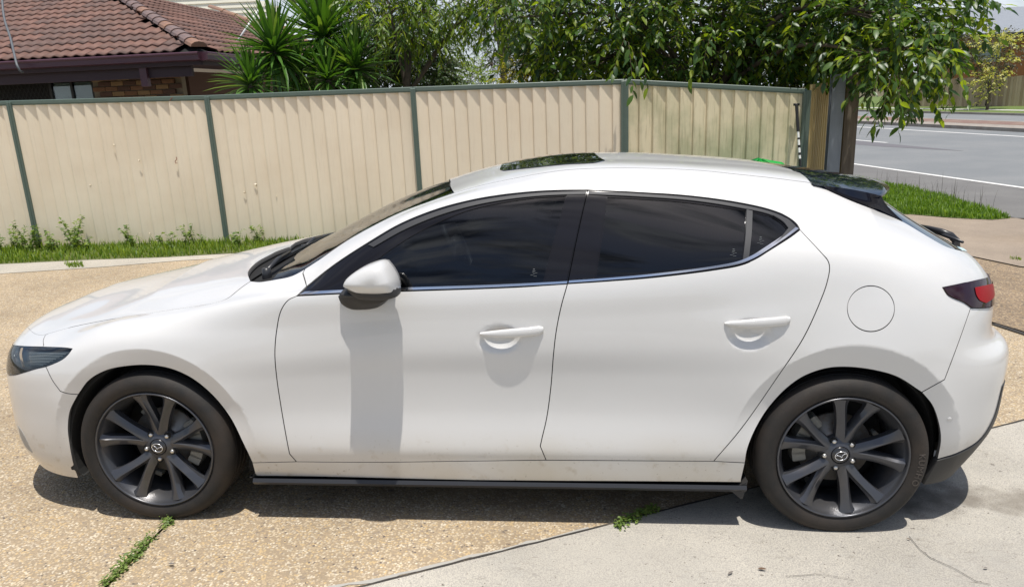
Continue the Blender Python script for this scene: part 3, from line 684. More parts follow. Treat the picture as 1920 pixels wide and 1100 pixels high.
both((rdN, rdF), 'corner_trim', j(pxc((1449, 404), (1476, 411), (1492, 426)), pxc((1492, 426), (1470, 444), (1430, 470)), pxc((1430, 470), (1460, 449), (1478, 428)), pxc((1478, 428), (1468, 416), (1449, 404))), SATG, off=.0035, gap=0, flange=.006)
BACK = NEAR
def onsurf(px, py, off=0.0):
    u_, v_ = uv(px, py); return S(u_, v_)[0]+SN(u_, v_)[0]*off
# door handles: a tapered bar bridging the bowl plus a lock boss
def handle(x0, z0, x1, z1, wl):
    P = []; n = 15; V = []; F = []; prof = 12
    for i in range(n):
        t = i/(n-1); x = x0+(x1-x0)*t; z = z0+(z1-z0)*t
        hh = .0055+.0135*math.sin(min(1, t/.62)*math.pi/2)**.8 if t < .95 else .0185
        if i in (0,): hh = .004
        if i == n-1: hh = .012
        hh *= .92
        dep = wl+.006+.024*math.sin(math.pi*t)**.55*.9
        thick = .011
        for k in range(prof):
            a = 2*math.pi*k/prof; c, s = math.cos(a), math.sin(a)
            V.append((x, dep-.006+thick*np.sign(c)*abs(c)**.7, z+hh*np.sign(s)*abs(s)**.75))
    for i in range(n-1):
        for k in range(prof): F.append((i*prof+k, i*prof+(k+1) % prof, (i+1)*prof+(k+1) % prof, (i+1)*prof+k))
    F += [tuple(range(prof)), tuple((n-1)*prof+k for k in range(prof))[::-1]]
    return np.array(V), F
for (a, b, pr) in (((900, 625), (1019, 618), (fdN, fdF)), ((1358, 606), (1481, 599.5), (rdN, rdF))):
    A, B = onsurf(*a), onsurf(*b)
    V, F = handle(A[0], A[2], B[0], B[2], max(A[1], B[1])-.004)
    for sg, p in ((NEAR, pr[0]), (np.array([1., 1, 1]), pr[1])): obj('door_handle', V*sg, F if sg[1] < 0 else [f[::-1] for f in F], PAINT, p, True)
# mirror: shell, black foot, base
mh = MB()
def blob(name, rings, mt, parent, smooth=True, cap=True):
    """rings: list of closed rings of 3-D points"""
    V = []; F = []; n = len(rings[0])
    for r in rings: V += list(r)
    for i in range(len(rings)-1):
        for k in range(n): F.append((i*n+k, i*n+(k+1) % n, (i+1)*n+(k+1) % n, (i+1)*n+k))
    if cap: F += [tuple(range(n-1, -1, -1)), tuple((len(rings)-1)*n+k for k in range(n))]
    o = obj(name, V, F, mt, parent, smooth); return o
MIR = {}
for sg, par in ((-1, fdN), (1, fdF)):
    # outline of the shell in x,z at successive lateral slices (outer slice smallest)
    outl = np.array([(-.486, 1.028), (-.470, 1.052), (-.435, 1.078), (-.395, 1.098), (-.352, 1.109), (-.337, 1.106), (-.322, 1.088), (-.307, 1.062), (-.297, 1.035), (-.296, .997), (-.308, .990), (-.34, .983), (-.40, .984), (-.445, .990), (-.462, 1.003)])
    outl = np.array([tuple(p) for p in cat_rom(list(outl)+[outl[0]], .012)][:-1])
    cx, cz = -.372, 1.038; rings = []
    for t, y in ((0.80, .92), (.93, .925), (1.0, .96), (1.0, 1.0), (.975, 1.03), (.90, 1.052), (.76, 1.066), (.5, 1.075), (.2, 1.078)):
        rings.append([(cx+(x-cx)*t-(.012 if t > .8 else 0)*(y-1.0)*4, (y-max(0, 1.036-(cz+(z-cz)*t))*.75*min(1, max(0, (y-.93)/.08)))*sg, cz+(z-cz)*t*1.0) for x, z in outl])
    if sg > 0: rings = [r[::-1] for r in rings]
    h = blob('mirror_housing', rings, PAINT, par)
    # black lower edge and glass frame
    rg = []
    for t, y in ((.70, .915), (.92, .93), (1.0, .965), (.99, 1.01), (.9, 1.04), (.6, 1.055)):
        rg.append([(cx+.003+(x-cx)*t*.985, (y-.012)*sg, cz-.022+(z-cz)*t*.86) for x, z in outl])
    if sg > 0: rg = [r[::-1] for r in rg]
    blob('mirror_back', rg, PLASTIC, par)
    mg = MB(); mg.box((-.325, .985*sg, 1.035), (.010, .07, .05), bev=.002); mg.build('mirror_glass', CHROME, par)
    # foot: oval pad on the door with a stalk up to the housing
    fr = []
    fo = np.array([(-.545, .958), (-.530, .975), (-.49, .985), (-.43, .985), (-.36, .982), (-.33, .975), (-.345, .955), (-.37, .93), (-.40, .912), (-.45, .905), (-.50, .908), (-.535, .930)])
    fo = np.array([tuple(p) for p in cat_rom(list(fo)+[fo[0]], .012)][:-1]); fcx, fcz = -.44, .945
    for t, y, dx, dz in ((1.0, .855, 0, 0), (1.0, .895, 0, 0), (.96, .912, 0, .002), (.9, .922, .01, .008), (.8, .935, .03, .02), (.75, .96, .05, .03)):
        fr.append([(fcx+dx+(x-fcx)*t, y*sg, fcz+dz+(z-fcz)*t) for x, z in fo])
    if sg > 0: fr = [r[::-1] for r in fr]
    blob('mirror_foot', fr, PLASTIC, par)
    rl = []
    for i in range(9):
        t = i/8; x = -.50+.165*t
        rl.append([(x, (.965+.055*math.cos(a))*sg, .985-.006*t+.012*math.sin(a)*(1-.3*t)+.004) for a in np.linspace(0, 2*math.pi, 14)[:-1]])
    blob('mirror_arm', rl if sg < 0 else [r[::-1] for r in rl], PLASTIC, par)
# skirt under the sill, mud flap
for sg, par in ((-1, sillN), (1, sillF)):
    mb = MB(); xs = np.linspace(-.965, 1.01, 24); V = []; F = []
    for x in xs:
        V += [(x, .872*sg, .190), (x, .880*sg, .176), (x, .866*sg, .160), (x, .79*sg, .158), (x, .79*sg, .195)]
    for i in range(len(xs)-1):
        for k in range(4):
            f = (i*5+k, i*5+k+1, (i+1)*5+k+1, (i+1)*5+k); F.append(f if sg > 0 else f[::-1])
    F += [(0, 1, 2, 3, 4), tuple((len(xs)-1)*5+k for k in range(5))][::1]
    obj('sill_skirt', V, F, SATIN, par)
    mb = MB(); mb.prism([(.95, .165), (1.015, .205), (1.0, .128), (.992, .128)], .74*sg, .865*sg, lambda x, z, d: (x, d, z)); mb.build('mud_flap', PLASTIC, par)
us_ = np.linspace(-2.85, -1.02, 60); vs_ = np.linspace(7, NR-1.001, 24); UU, VV = np.meshgrid(us_, vs_, indexing='ij'); P = S(UU.ravel(), VV.ravel())-SN(UU.ravel(), VV.ravel())*.026
F = [(i*24+k, i*24+k+1, (i+1)*24+k+1, (i+1)*24+k) for i in range(59) for k in range(23)]; n_ = len(P)
obj('bonnet_liner', np.concatenate([P*NEAR, P]), F+[tuple(i+n_ for i in f)[::-1] for f in F], DARK, CAR)
# frit band along the pillars of the windscreen
for sg in (NEAR, np.array([1., 1, 1])):
    inner_ = [(a+.004, min(b+.085, TOP)) for a, b in c_wss]; V_, N_, F_ = panel_geo(j(c_wss, uvc(c_wss[-1], inner_[-1], .01), inner_[::-1], uvc(inner_[0], c_wss[0], .01)), off=-.001, gap=.001, flange=0); obj('frit_band', V_*sg, [f[::-1] for f in F_] if sg[1] < 0 else F_, GLOSSBLACK, windscreen, True, N_*sg)
# inner black shell, floor, arch liners
uu = np.linspace(-2.85, 2.85, 120); vv = np.linspace(0.02, 7.0, 40); UU, VV = np.meshgrid(uu, vv, indexing='ij')
P = S(UU.ravel(), VV.ravel())-SN(UU.ravel(), VV.ravel())*.026; F = []
for i in range(len(uu)-1):
    for k in range(len(vv)-1):
        q = (i*40+k, i*40+k+1, (i+1)*40+k+1, (i+1)*40+k); c = P[list(q)].mean(0)
        if min(math.hypot(c[0]-FW[0], c[2]-.31), math.hypot(c[0]-RW[0], c[2]-.31)) < .405 and abs(c[0]) < 1.85: continue
        F.append(q)
n_ = len(P)
obj('inner_shell', np.concatenate([P*NEAR, P]), F+[tuple(i+n_ for i in f)[::-1] for f in F], DARK, CAR)
mb = MB()
mb.box((0, 0, .21), (2.02, 1.60, .05)); mb.box((-1.36, 0, .25), (.9, 1.12, .06)); mb.box((1.36, 0, .27), (.9, 1.12, .06)); mb.box((-1.90, 0, .20), (.35, 1.25, .03)); mb.box((1.85, 0, .24), (.26, 1.2, .04))
mb.build('floor_pan', DARK, CAR)
LINER = mat('arch_liner', (.02, .02, .019), rough=.95)
for cx, zc, r1 in ((-1.34, .30, .386), (1.352, .306, .376)):
    for sg in (-1, 1):
        V = []; F = []; n = 44; VA = []
        for k in range(n+1):
            a = R_(-24)+R_(228)*k/n; x, z = cx+r1*math.cos(a), max(zc+r1*math.sin(a), .185)
            wl_ = .858-max(0, x-1.58)*.45; V += [(x, wl_*sg, z), (x, .60*sg, z)]
        for k in range(n): F.append((2*k, 2*k+1, 2*k+3, 2*k+2))
        o_ = len(V)
        for k in range(n+1):
            a = R_(-24)+R_(228)*k/n; x = cx+(r1+.045)*math.cos(a); V.append((x, (.842-max(0, x-1.58)*.60)*sg, max(zc+(r1+.045)*math.sin(a), .20)))
        for k in range(n): F.append((2*k, 2*k+2, o_+k+1, o_+k))
        c = len(V); V.append((cx, .60*sg, zc)); F += [(2*k+1, c, 2*k+3) for k in range(n)]
        obj('wheel_arch_liner', V, F, LINER, CAR, False)
# roof spoiler with side fins
SPT = mat('spoiler_gloss_black', (.006, .008, .020), rough=.05, spec=.4)
V = []; F = []; nx, ny = 14, 22
us = np.linspace(0, 1, nx); ws = np.linspace(-1, 1, 2*ny+1)
def spt(t, s_):
    a = abs(s_); wmax = .565-.02*t+.0*t; wv_ = wmax*s_
    xf = 1.165+.115*a**2.2; xe = 1.71-.16*a**2.6; x = xf+(xe-xf)*t
    z0 = float(np.interp(1.17, [1.0, 1.2], [1.402, 1.383]))-.062*a**2.4
    zt = z0-.006-.055*t-.030*t*t+.038*a**3*t
    return np.array([x, wv_, zt])
for i in us:
    for s_ in ws: V.append(spt(i, s_))
m_ = len(ws)
for i in range(nx-1):
    for k in range(m_-1): F.append((i*m_+k, (i+1)*m_+k, (i+1)*m_+k+1, i*m_+k+1))
# underside
o = len(V)
for i in us:
    for s_ in ws: p = spt(i, s_); V.append((p[0]-.01*i, p[1], p[2]-.010-.03*(1-i)))
for i in range(nx-1):
    for k in range(m_-1): F.append((o+i*m_+k, o+i*m_+k+1, o+(i+1)*m_+k+1, o+(i+1)*m_+k))
for k in range(m_-1): F.append(((nx-1)*m_+k, o+(nx-1)*m_+k, o+(nx-1)*m_+k+1, (nx-1)*m_+k+1))
spoiler = obj('roof_spoiler', V, F, SPT, tailgate, True)
for sg in (-1, 1):
    V = []; F = []; n = 24
    hcut = c_hatch[:int(len(c_hatch)*.605)]
    ii = np.linspace(0, len(hcut)-1, n)
    for q in ii:
        u_, v_ = hcut[int(round(q))]; b_ = S(u_, v_)[0]
        t = q/(len(hcut)-1); tt = spt(min(1, t*1.22), 1.0)
        top = tt.copy()
        if t*1.22 > 1: k_ = (t*1.22-1)/.22; top = tt*(1-k_)+(b_+np.array([.0, -.01, .006]))*k_
        mid = top*.5+b_*.5+np.array([0, -.004*math.sin(math.pi*min(1, t*1.1)), 0])
        V += [top*np.array([1, sg, 1]), mid*np.array([1, sg, 1]), (b_+np.array([0, -.004, -.006]))*np.array([1, sg, 1]), (b_+np.array([0, -.06, -.02]))*np.array([1, sg, 1])]
    for i in range(n-1):
        for k in range(3):
            f = (i*4+k, i*4+k+1, i*4+5+k, i*4+4+k); F.append(f if sg > 0 else f[::-1])
    obj('spoiler_fin', V, F, SPT, tailgate, True)
# rear wiper and sticker
mb = MB()
pv = np.array([2.0, -.02, 1.06])
mb.tube([(2.030, -.21, 1.0), (2.022, -.21, 1.036), (2.00, -.205, 1.058), (1.965, -.19, 1.074), (1.945, -.13, 1.080), (1.94, -.02, 1.078)], [.015, .017, .016, .013, .009, .005], 10)
mb.tube([(1.985, -.34, 1.05), (1.97, -.20, 1.06), (1.96, -.02, 1.07)], [.006, .009, .005], 6)
mb.build('rear_wiper', SATIN, tailgate, True)
STK = mat('pale_blue_sticker', (.45, .68, .74), rough=.5, noise=[(60, 2, .5, .6, (.8, .85, .85), .9)])
q = [onsurf(1793, 463, .004), onsurf(1806, 466, .004), onsurf(1813, 471, .004), onsurf(1803, 470.5, .004)]
obj('sticker', [p*NEAR for p in q]+[(p-np.array([0, .0015, .001]))*NEAR for p in q], [(0, 1, 2, 3), (7, 6, 5, 4), (0, 3, 7, 4), (0, 4, 5, 1), (1, 5, 6, 2), (2, 6, 7, 3)], STK, tailgate)
# front wipers
def topz(x, w_):
    vs = np.linspace(8.5, NR-1.001, 120); P_ = S(np.full(120, x), vs); i = np.argmin(np.abs(P_[:, 1]-abs(w_))); return float(P_[i, 2])
def wp(x, y, up): return (x, y, topz(x, y)+up)
for (a, b, c_) in ((wp(-.955, -.56, -.02), wp(-.975, -.22, -.005), wp(-.93, .22, .012)), (wp(-.975, -.02, -.02), wp(-.975, .25, -.005), wp(-.90, .58, .012))):
    mb = MB(); a, b, c_ = map(np.array, (a, b, c_))
    mb.lathe([(0, .03), (.018, .028), (.02, 0), (.02, -.03)], 14, c=a, axis='Z'); mb.tube([a+T(0, 0, .015), (a+b)/2+T(0, 0, .028), b+T(0, 0, .018)], [.010, .009, .006], 8)
    mb.tube([a+T(-.02, .06, .012), b+T(.0, 0, .008), c_], [.005, .008, .004], 6); mb.build('windscreen_wiper', SATIN, CAR, True)
# wipers' near pivot cover and parking sensor
u_, v_ = uv(1780, 785); P0 = S(u_, v_)[0]; N0 = SN(u_, v_)[0]
for sg in (NEAR, np.array([1., 1, 1])):
    q = Vector(N0*sg).to_track_quat('Y', 'Z').to_matrix(); m_ = MB(); m_.lathe([(0, .0006), (.0085, .0004), (.0095, -.0012), (.0108, -.0012), (.0116, .0003), (.0125, -.002)], 20)
    obj('parking_sensor', [np.array(q @ Vector(p))+P0*sg for p in m_.V], m_.F, [PAINT], rear_bumper, True)
# cabin: dash, wheel, seats
mb = MB(); mb.box((-.62, 0, .88), (.5, 1.45, .14), bev=.04); mb.box((-.1, 0, .35), (1.5, 1.45, .1)); mb.box((-.45, -.38, .96), (.16, .34, .05), bev=.02); mb.build('dashboard', CABIN, CAR)
for (x, y) in ((.12, -.37), (.12, .37), (.98, -.35), (.98, .35)):
    mb = MB(); Ty = Matrix.Rotation(R_(14), 3, 'Y')
    mb.box((x-.16, y, .53), (.5, .48, .16), bev=.05); mb.box((x+.13, y, .85), (.14, .46, .56), Ty, bev=.05); mb.box((x+.235, y, 1.185), (.09, .24, .15), Ty, bev=.03); mb.build('seat', CABIN, CAR)
mb = MB(); c = np.array([-.27, .37, .93]); q = Matrix.Rotation(R_(-24), 3, 'Y')
CG = mat('steering_grey', (.16, .17, .18), rough=.35)
ring = [np.array(q @ Vector((0, .185*math.cos(a), .185*math.sin(a))))+c for a in np.linspace(0, 2*math.pi, 33)]
mb.tube(ring, .014, 8, cap=False); mb.box(c, (.05, .14, .12), q, bev=.02)
for a in (0, math.pi, -math.pi/2): mb.tube([c, np.array(q @ Vector((0, .18*math.cos(a), .18*math.sin(a))))+c], .012, 6)
mb.build('steering_wheel', CG, CAR, True)
# etched marks on the glass
ET = mat('etched_mark', (.09, .10, .105), rough=.6)
for (px, py, par) in ((1001, 511, fdN), (1376, 473, rdN), (1427, 450, rdN)):
    mb = MB()
    for (dx, dy, w_, h_) in ((0, -7, 4, 1.6), (0, -4, 6, 1.2), (-1, -1, 5, 1), (4, 0, 5, .8), (-4, 4, 6, .8), (2, 6, 7, .8), (0, 2, 3, .8)):
        P = onsurf(px+dx, py+dy, -.0055)*NEAR; s_ = .0021; mb.box(P, (w_*s_*.8, .0008, h_*s_*.8), Matrix.Rotation(R_(-28), 3, 'X'))
    mb.build('glass_mark', ET, par)

# -------- wheels
def make_wheel(px_label):
    root = bpy.data.objects.new('wheel', None); COL.objects.link(root); root.parent = CAR; return root
def tyre_geo(flat):
    prof = [(.238, -.020), (.246, -.010), (.262, .001), (.283, .005), (.300, .001), (.312, -.010), (.320, -.022), (.3235, -.034)]
    # tread with four grooves
    xs = [-.045, -.046, -.053, -.054, -.083, -.084, -.092, -.093, -.122, -.123, -.131, -.132, -.160, -.161, -.168, -.169]
    for i, h in enumerate(xs): prof.append((.3255-(.007 if i % 4 in (1, 2) else 0), h))
    prof += [(.3235, -.181), (.318, -.195), (.30, -.211), (.27, -.214), (.238, -.195)]
    m_ = MB(); m_.lathe(prof, 96); V = np.array(m_.V)
    z = V[:, 2]; lo = z < -flat; 
    V[lo, 2] = -flat
    return V, m_.F
def spoke_geo(phi, bend):
    """one sculpted spoke from hub to rim in wheel plane (x, z), front depth y (0 = lip plane, negative inward)"""
    V = []; F = []; n = 12
    for i in range(n):
        t = i/(n-1); r = .050+.184*t
        ang = phi+bend*(1-t)**1.5
        cx, cz = r*math.cos(ang), r*math.sin(ang); tx, tz = -math.sin(ang), math.cos(ang)
        hw = .0200+.004*math.cos(math.pi*t)**2+.011*max(0, (t-.80)/.2)**2
        yf = -.046+.030*t**1.8                      # concave face
        ridge = .010*math.sin(math.pi*min(1, t*1.05))**.5 if t < .95 else .003
        sk = .30*hw*(1 if bend > 0 else -1)
        for (a, dy) in ((-hw*1.0, -.030), (-hw*.92, -.006), (-hw*.55, .0), (sk-.0015, ridge*.55+.004), (sk+.002, ridge*.55+.004), (hw*.92, -.006), (hw, -.030)):
            V.append((cx+tx*a, yf+dy, cz+tz*a))
    for i in range(n-1):
        for k in range(6): F.append((i*7+k, i*7+k+1, (i+1)*7+k+1, (i+1)*7+k))
    F.append(tuple(range(6, -1, -1)))
    return V, F
PADM = mat('dark_pocket', (.008, .008, .008), rough=.8)
BOLT = mat('wheel_nut_steel', (.62, .60, .56), rough=.28, metal=.9)
CAPM = mat('hub_cap_black', (.02, .02, .022), rough=.25, coat=.6)
EMB = mat('emblem_silver', (.82, .83, .85), rough=.22, metal=.9)
def build_wheel(cx, cz, side, rot, embrot, lettering):
    root = make_wheel('')
    root.location = (cx, side*.885, cz)
    root.scale = (1, 1, 1)
    Yf = lambda V: np.array(V)*np.array([1, side, 1.0])      # local +y of the profile = outwards
    fl = (lambda F: F) if side > 0 else (lambda F: [f[::-1] for f in F])
    V, F = tyre_geo(cz-.002); 
    tyre = obj('tyre', Yf(V), fl([f[::-1] for f in F]), RUBBER, root, True)
    md = tyre.modifiers.new('es', 'EDGE_SPLIT'); md.split_angle = R_(40)
    mb = MB(); mb.lathe([(.2475, -.024), (.2475, -.006), (.246, -.001), (.2425, .0), (.2395, -.003), (.2385, -.012), (.232, -.022), (.222, -.040), (.214, -.060), (.209, -.10), (.207, -.17), (.225, -.19), (.240, -.195)], 96)
    rim = obj('rim', Yf(mb.V), fl([f[::-1] for f in mb.F]), RIMMAT, root, True)
    for k in range(5):
        for s_ in (-1, 1):
            V, F = spoke_geo(rot+k*2*math.pi/5+s_*R_(15.5), -s_*R_(8))
            obj('spoke', Yf(V), fl([f[::-1] for f in F]), RIMMAT, rim, True).modifiers.new('es', 'EDGE_SPLIT').split_angle = R_(32)
    mb = MB(); mb.lathe([(.036, -.036), (.042, -.040), (.062, -.047), (.071, -.052), (.074, -.075)], 60); obj('hub_face', Yf(mb.V), fl([f[::-1] for f in mb.F]), RIMMAT, rim, True)
    mb = MB(); mb.lathe([(0, -.028), (.020, -.0285), (.030, -.031), (.034, -.036), (.0345, -.05)], 40); obj('hub_cap', Yf(mb.V), fl([f[::-1] for f in mb.F]), CAPM, rim, True)
    # emblem: an oval ring with a winged V
    mb = MB(); a0 = embrot
    def E_(x, z, y=-.0272):
        c, s = math.cos(a0), math.sin(a0); xx = x*(1 if True else -1); return (xx*c-z*s, y*side, xx*s+z*c)
    mb.tube([E_(.0225*math.cos(a)*side*-1, .0175*math.sin(a)) for a in np.linspace(0, 2*math.pi, 33)], .0016, 6, cap=False)
    mb.tube([E_(-.0205, .0045), E_(-.012, .0052), E_(-.005, .001), E_(0, -.006), E_(.005, .001), E_(.012, .0052), E_(.0205, .0045)], [.0007, .0016, .0017, .0015, .0017, .0016, .0007], 6)
    mb.tube([E_(-.0125, .005), E_(-.0165, .011)], [.0012, .0005], 5); mb.tube([E_(.0125, .005), E_(.0165, .011)], [.0012, .0005], 5)
    mb.build('emblem', EMB, rim, True)
    for k in range(5):
        a = rot+math.pi/5+k*2*math.pi/5; x, z = .0575*math.cos(a), .0575*math.sin(a)
        mb = MB(); mb.lathe([(0, -.0455), (.0135, -.0453), (.0148, -.0445), (.0150, -.052)], 20, c=(x, 0, z)); V = Yf(mb.V); obj('nut_pocket', V, fl([f[::-1] for f in mb.F]), PADM, rim, True)
        mb = MB(); mb.lathe([(0, -.0365), (.005, -.037), (.0085, -.0395), (.0095, -.043), (.0095, -.050)], 6, c=(x, 0, z)); obj('wheel_nut', Yf(mb.V), fl([f[::-1] for f in mb.F]), BOLT, rim, True)
    # brake
    mb = MB(); mb.lathe([(.0, -.088), (.070, -.088), (.074, -.108), (.142, -.110), (.142, -.130), (.07, -.130)], 48); obj('brake_disc', Yf(mb.V), fl([f[::-1] for f in mb.F]), STEEL, root, True)
    mb = MB(); sx = 1 if cx < 0 else -1
    for an in np.linspace(-30, 30, 7):
        a = R_(an if sx > 0 else 180+an-20); mb.box((.145*math.cos(a), -.105*side if False else -.105, .145*math.sin(a)), (.05, .06, .05), Matrix.Rotation(-a, 3, 'Y'), bev=.008)
    obj('brake_caliper', Yf(mb.V), fl(mb.F), CALIPER, root)
    mb = MB(); mb.lathe([(0, -.20), (.235, -.20)], 40); obj('backing_plate', Yf(mb.V), mb.F, PADM, root)
    mb = MB(); rs = np.random.RandomState(int(abs(cx)*100)+5)
    for _ in range(7):
        a = rs.uniform(0, 6.28); r = rs.uniform(.09, .18); mb.box((r*math.cos(a), -.135, r*math.sin(a)), (rs.uniform(.015, .04), .03, rs.uniform(.015, .04)), Matrix.Rotation(rs.uniform(0, 3), 3, 'Y'), bev=.004)
    obj('suspension_parts', Yf(mb.V), fl(mb.F), CALIPER, root)
    if lettering:
        LM = mat('raised_rubber', (.075, .062, .052), rough=.6)
        for (txt, a_mid, dr) in (('KUMHO', R_(-8), 1),):
            cu = bpy.data.curves.new('t', 'FONT'); cu.body = txt; cu.size = .034; cu.align_x = 'CENTER'; cu.align_y = 'CENTER'; cu.extrude = .0006; cu.space_character = 1.15; cu.resolution_u = 3
            to = bpy.data.objects.new('t', cu); COL.objects.link(to); dg = bpy.context.evaluated_depsgraph_get(); me = bpy.data.meshes.new_from_object(to.evaluated_get(dg)); bpy.data.objects.remove(to)
            for v in me.vertices:
                a = a_mid-v.co.x/.285; r = .284+v.co.y*1.0
                v.co = (r*math.cos(a), (.0052-abs(v.co.y)*.10+v.co.z)*side, r*math.sin(a))
            me.materials.clear(); me.materials.append(LM); me.name = 'sidewall_lettering'
            link('sidewall_lettering', me, tyre)
    return root
build_wheel(FW[0], FW[1], -1, R_(85), R_(-12), False)
build_wheel(RW[0], RW[1], -1, R_(79), R_(14), True)
build_wheel(FW[0], FW[1], 1, R_(20), 0, False)
build_wheel(RW[0], RW[1], 1, R_(50), 0, False)
# ================================================================== GROUND AND STREET
def aggregate_mat(name, cols, scale, dark=.12, stain=None, bumpd=.004):
    m = bpy.data.materials.new(name); m.use_nodes = True; n = m.node_tree; b = n.nodes['Principled BSDF']; b.inputs['Roughness'].default_value = .85
    tc = n.nodes.new('ShaderNodeTexCoord')
    v = n.nodes.new('ShaderNodeTexVoronoi'); v.inputs['Scale'].default_value = scale; v.inputs['Randomness'].default_value = 1
    v2 = n.nodes.new('ShaderNodeTexVoronoi'); v2.inputs['Scale'].default_value = scale*.45; v2.inputs['Randomness'].default_value = 1
    n.links.new(tc.outputs['Object'], v.inputs['Vector']); n.links.new(tc.outputs['Object'], v2.inputs['Vector'])
    def ramp(src, stops, const=True):
        r = n.nodes.new('ShaderNodeValToRGB'); r.color_ramp.interpolation = 'CONSTANT' if const else 'LINEAR'
        while len(r.color_ramp.elements) < len(stops): r.color_ramp.elements.new(.5)
        for e, (p, c) in zip(r.color_ramp.elements, stops): e.position = p; e.color = (*c, 1)
        n.links.new(src, r.inputs['Fac']); return r
    s1 = n.nodes.new('ShaderNodeSeparateColor'); n.links.new(v.outputs['Color'], s1.inputs[0]); s2 = n.nodes.new('ShaderNodeSeparateColor'); n.links.new(v2.outputs['Color'], s2.inputs[0])
    r1 = ramp(s1.outputs[0], cols); r2 = ramp(s2.outputs[1], cols)
    big = n.nodes.new('ShaderNodeMath'); big.operation = 'GREATER_THAN'; big.inputs[1].default_value = .80; n.links.new(s2.outputs[0], big.inputs[0])
    mx = n.nodes.new('ShaderNodeMix'); mx.data_type = 'RGBA'; n.links.new(big.outputs[0], mx.inputs['Factor']); n.links.new(r1.outputs[0], mx.inputs['A']); n.links.new(r2.outputs[0], mx.inputs['B'])
    # matrix between the stones
    dm = n.nodes.new('ShaderNodeMapRange'); dm.inputs['From Min'].default_value = .42; dm.inputs['From Max'].default_value = .62; n.links.new(v.outputs['Distance'], dm.inputs['Value'])
    mt_ = n.nodes.new('ShaderNodeMix'); mt_.data_type = 'RGBA'; mt_.inputs['B'].default_value = (cols[0][1][0]*.75, cols[0][1][1]*.75, cols[0][1][2]*.78, 1)
    n.links.new(dm.outputs[0], mt_.inputs['Factor']); n.links.new(mx.outputs['Result'], mt_.inputs['A'])
    nz = n.nodes.new('ShaderNodeTexNoise'); nz.inputs['Scale'].default_value = .9; nz.inputs['Detail'].default_value = 8; nz.inputs['Roughness'].default_value = .65; n.links.new(tc.outputs['Object'], nz.inputs['Vector'])
    mr = n.nodes.new('ShaderNodeMapRange'); mr.inputs['From Min'].default_value = .3; mr.inputs['From Max'].default_value = .75; mr.inputs['To Min'].default_value = 1.12; mr.inputs['To Max'].default_value = 1-dark*2; n.links.new(nz.outputs['Fac'], mr.inputs['Value'])
    ml = n.nodes.new('ShaderNodeVectorMath'); ml.operation = 'SCALE'; n.links.new(mt_.outputs['Result'], ml.inputs[0]); n.links.new(mr.outputs[0], ml.inputs['Scale'])
    last = ml.outputs[0]
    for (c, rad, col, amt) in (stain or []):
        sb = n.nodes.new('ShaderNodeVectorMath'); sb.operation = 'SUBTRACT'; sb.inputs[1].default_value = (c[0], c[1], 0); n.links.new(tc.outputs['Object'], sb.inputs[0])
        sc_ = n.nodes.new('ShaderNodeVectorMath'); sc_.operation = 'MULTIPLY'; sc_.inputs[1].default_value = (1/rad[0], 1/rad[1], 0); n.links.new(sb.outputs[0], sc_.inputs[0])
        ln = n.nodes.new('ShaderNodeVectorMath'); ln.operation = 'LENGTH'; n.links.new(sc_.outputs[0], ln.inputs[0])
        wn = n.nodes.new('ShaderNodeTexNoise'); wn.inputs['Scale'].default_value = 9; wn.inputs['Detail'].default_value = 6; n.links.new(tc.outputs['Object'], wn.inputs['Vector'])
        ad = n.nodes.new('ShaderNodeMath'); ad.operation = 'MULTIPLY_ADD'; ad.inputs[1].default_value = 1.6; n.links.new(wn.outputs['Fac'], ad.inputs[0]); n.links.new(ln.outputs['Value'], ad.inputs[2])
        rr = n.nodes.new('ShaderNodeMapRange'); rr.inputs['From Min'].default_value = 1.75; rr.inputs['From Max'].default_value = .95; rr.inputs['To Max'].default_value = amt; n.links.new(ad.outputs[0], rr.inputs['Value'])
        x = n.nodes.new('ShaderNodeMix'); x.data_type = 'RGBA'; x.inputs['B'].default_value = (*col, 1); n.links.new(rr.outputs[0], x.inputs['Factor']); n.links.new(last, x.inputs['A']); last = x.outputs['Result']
    n.links.new(last, b.inputs['Base Color'])
    iv = n.nodes.new('ShaderNodeMath'); iv.operation = 'SUBTRACT'; iv.inputs[0].default_value = 1; n.links.new(v.outputs['Distance'], iv.inputs[1])
    bp = n.nodes.new('ShaderNodeBump'); bp.inputs['Strength'].default_value = .7; bp.inputs['Distance'].default_value = bumpd; n.links.new(iv.outputs[0], bp.inputs['Height']); n.links.new(bp.outputs['Normal'], b.inputs['Normal'])
    return m
def concrete_mat(name, col, col2, stain=(), fleck=(.12, .10, .08), scale=1.0, fl=.5):
    cols = [(0, col), (.30, tuple(c*.97 for c in col)), (.6, tuple(c*1.03 for c in col)), (.92, tuple(c*.90 for c in col)), (.985, fleck)]
    m = aggregate_mat(name, cols, 190*scale, .15, stain, .0012)
    return m
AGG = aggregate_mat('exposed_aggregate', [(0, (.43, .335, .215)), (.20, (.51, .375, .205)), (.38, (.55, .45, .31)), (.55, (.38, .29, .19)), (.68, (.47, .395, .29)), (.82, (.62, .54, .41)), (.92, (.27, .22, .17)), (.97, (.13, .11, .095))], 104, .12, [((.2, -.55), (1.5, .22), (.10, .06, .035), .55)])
AGG2 = aggregate_mat('brown_aggregate', [(0, (.30, .22, .14)), (.25, (.38, .27, .15)), (.45, (.24, .18, .12)), (.65, (.44, .34, .22)), (.88, (.12, .10, .08))], 70, .16)
CONC = concrete_mat('pale_concrete', (.485, .452, .385), (.3, .3, .28), [((1.68, -.60), (.62, .20), (.10, .085, .07), .85), ((2.2, -.62), (.45, .16), (.20, .175, .14), .7), ((1.2, -1.35), (1.2, .18), (.36, .33, .29), .45), ((.5, -1.1), (.5, .25), (.36, .34, .30), .4), ((2.2, -1.2), (.7, .3), (.31, .29, .26), .5)])
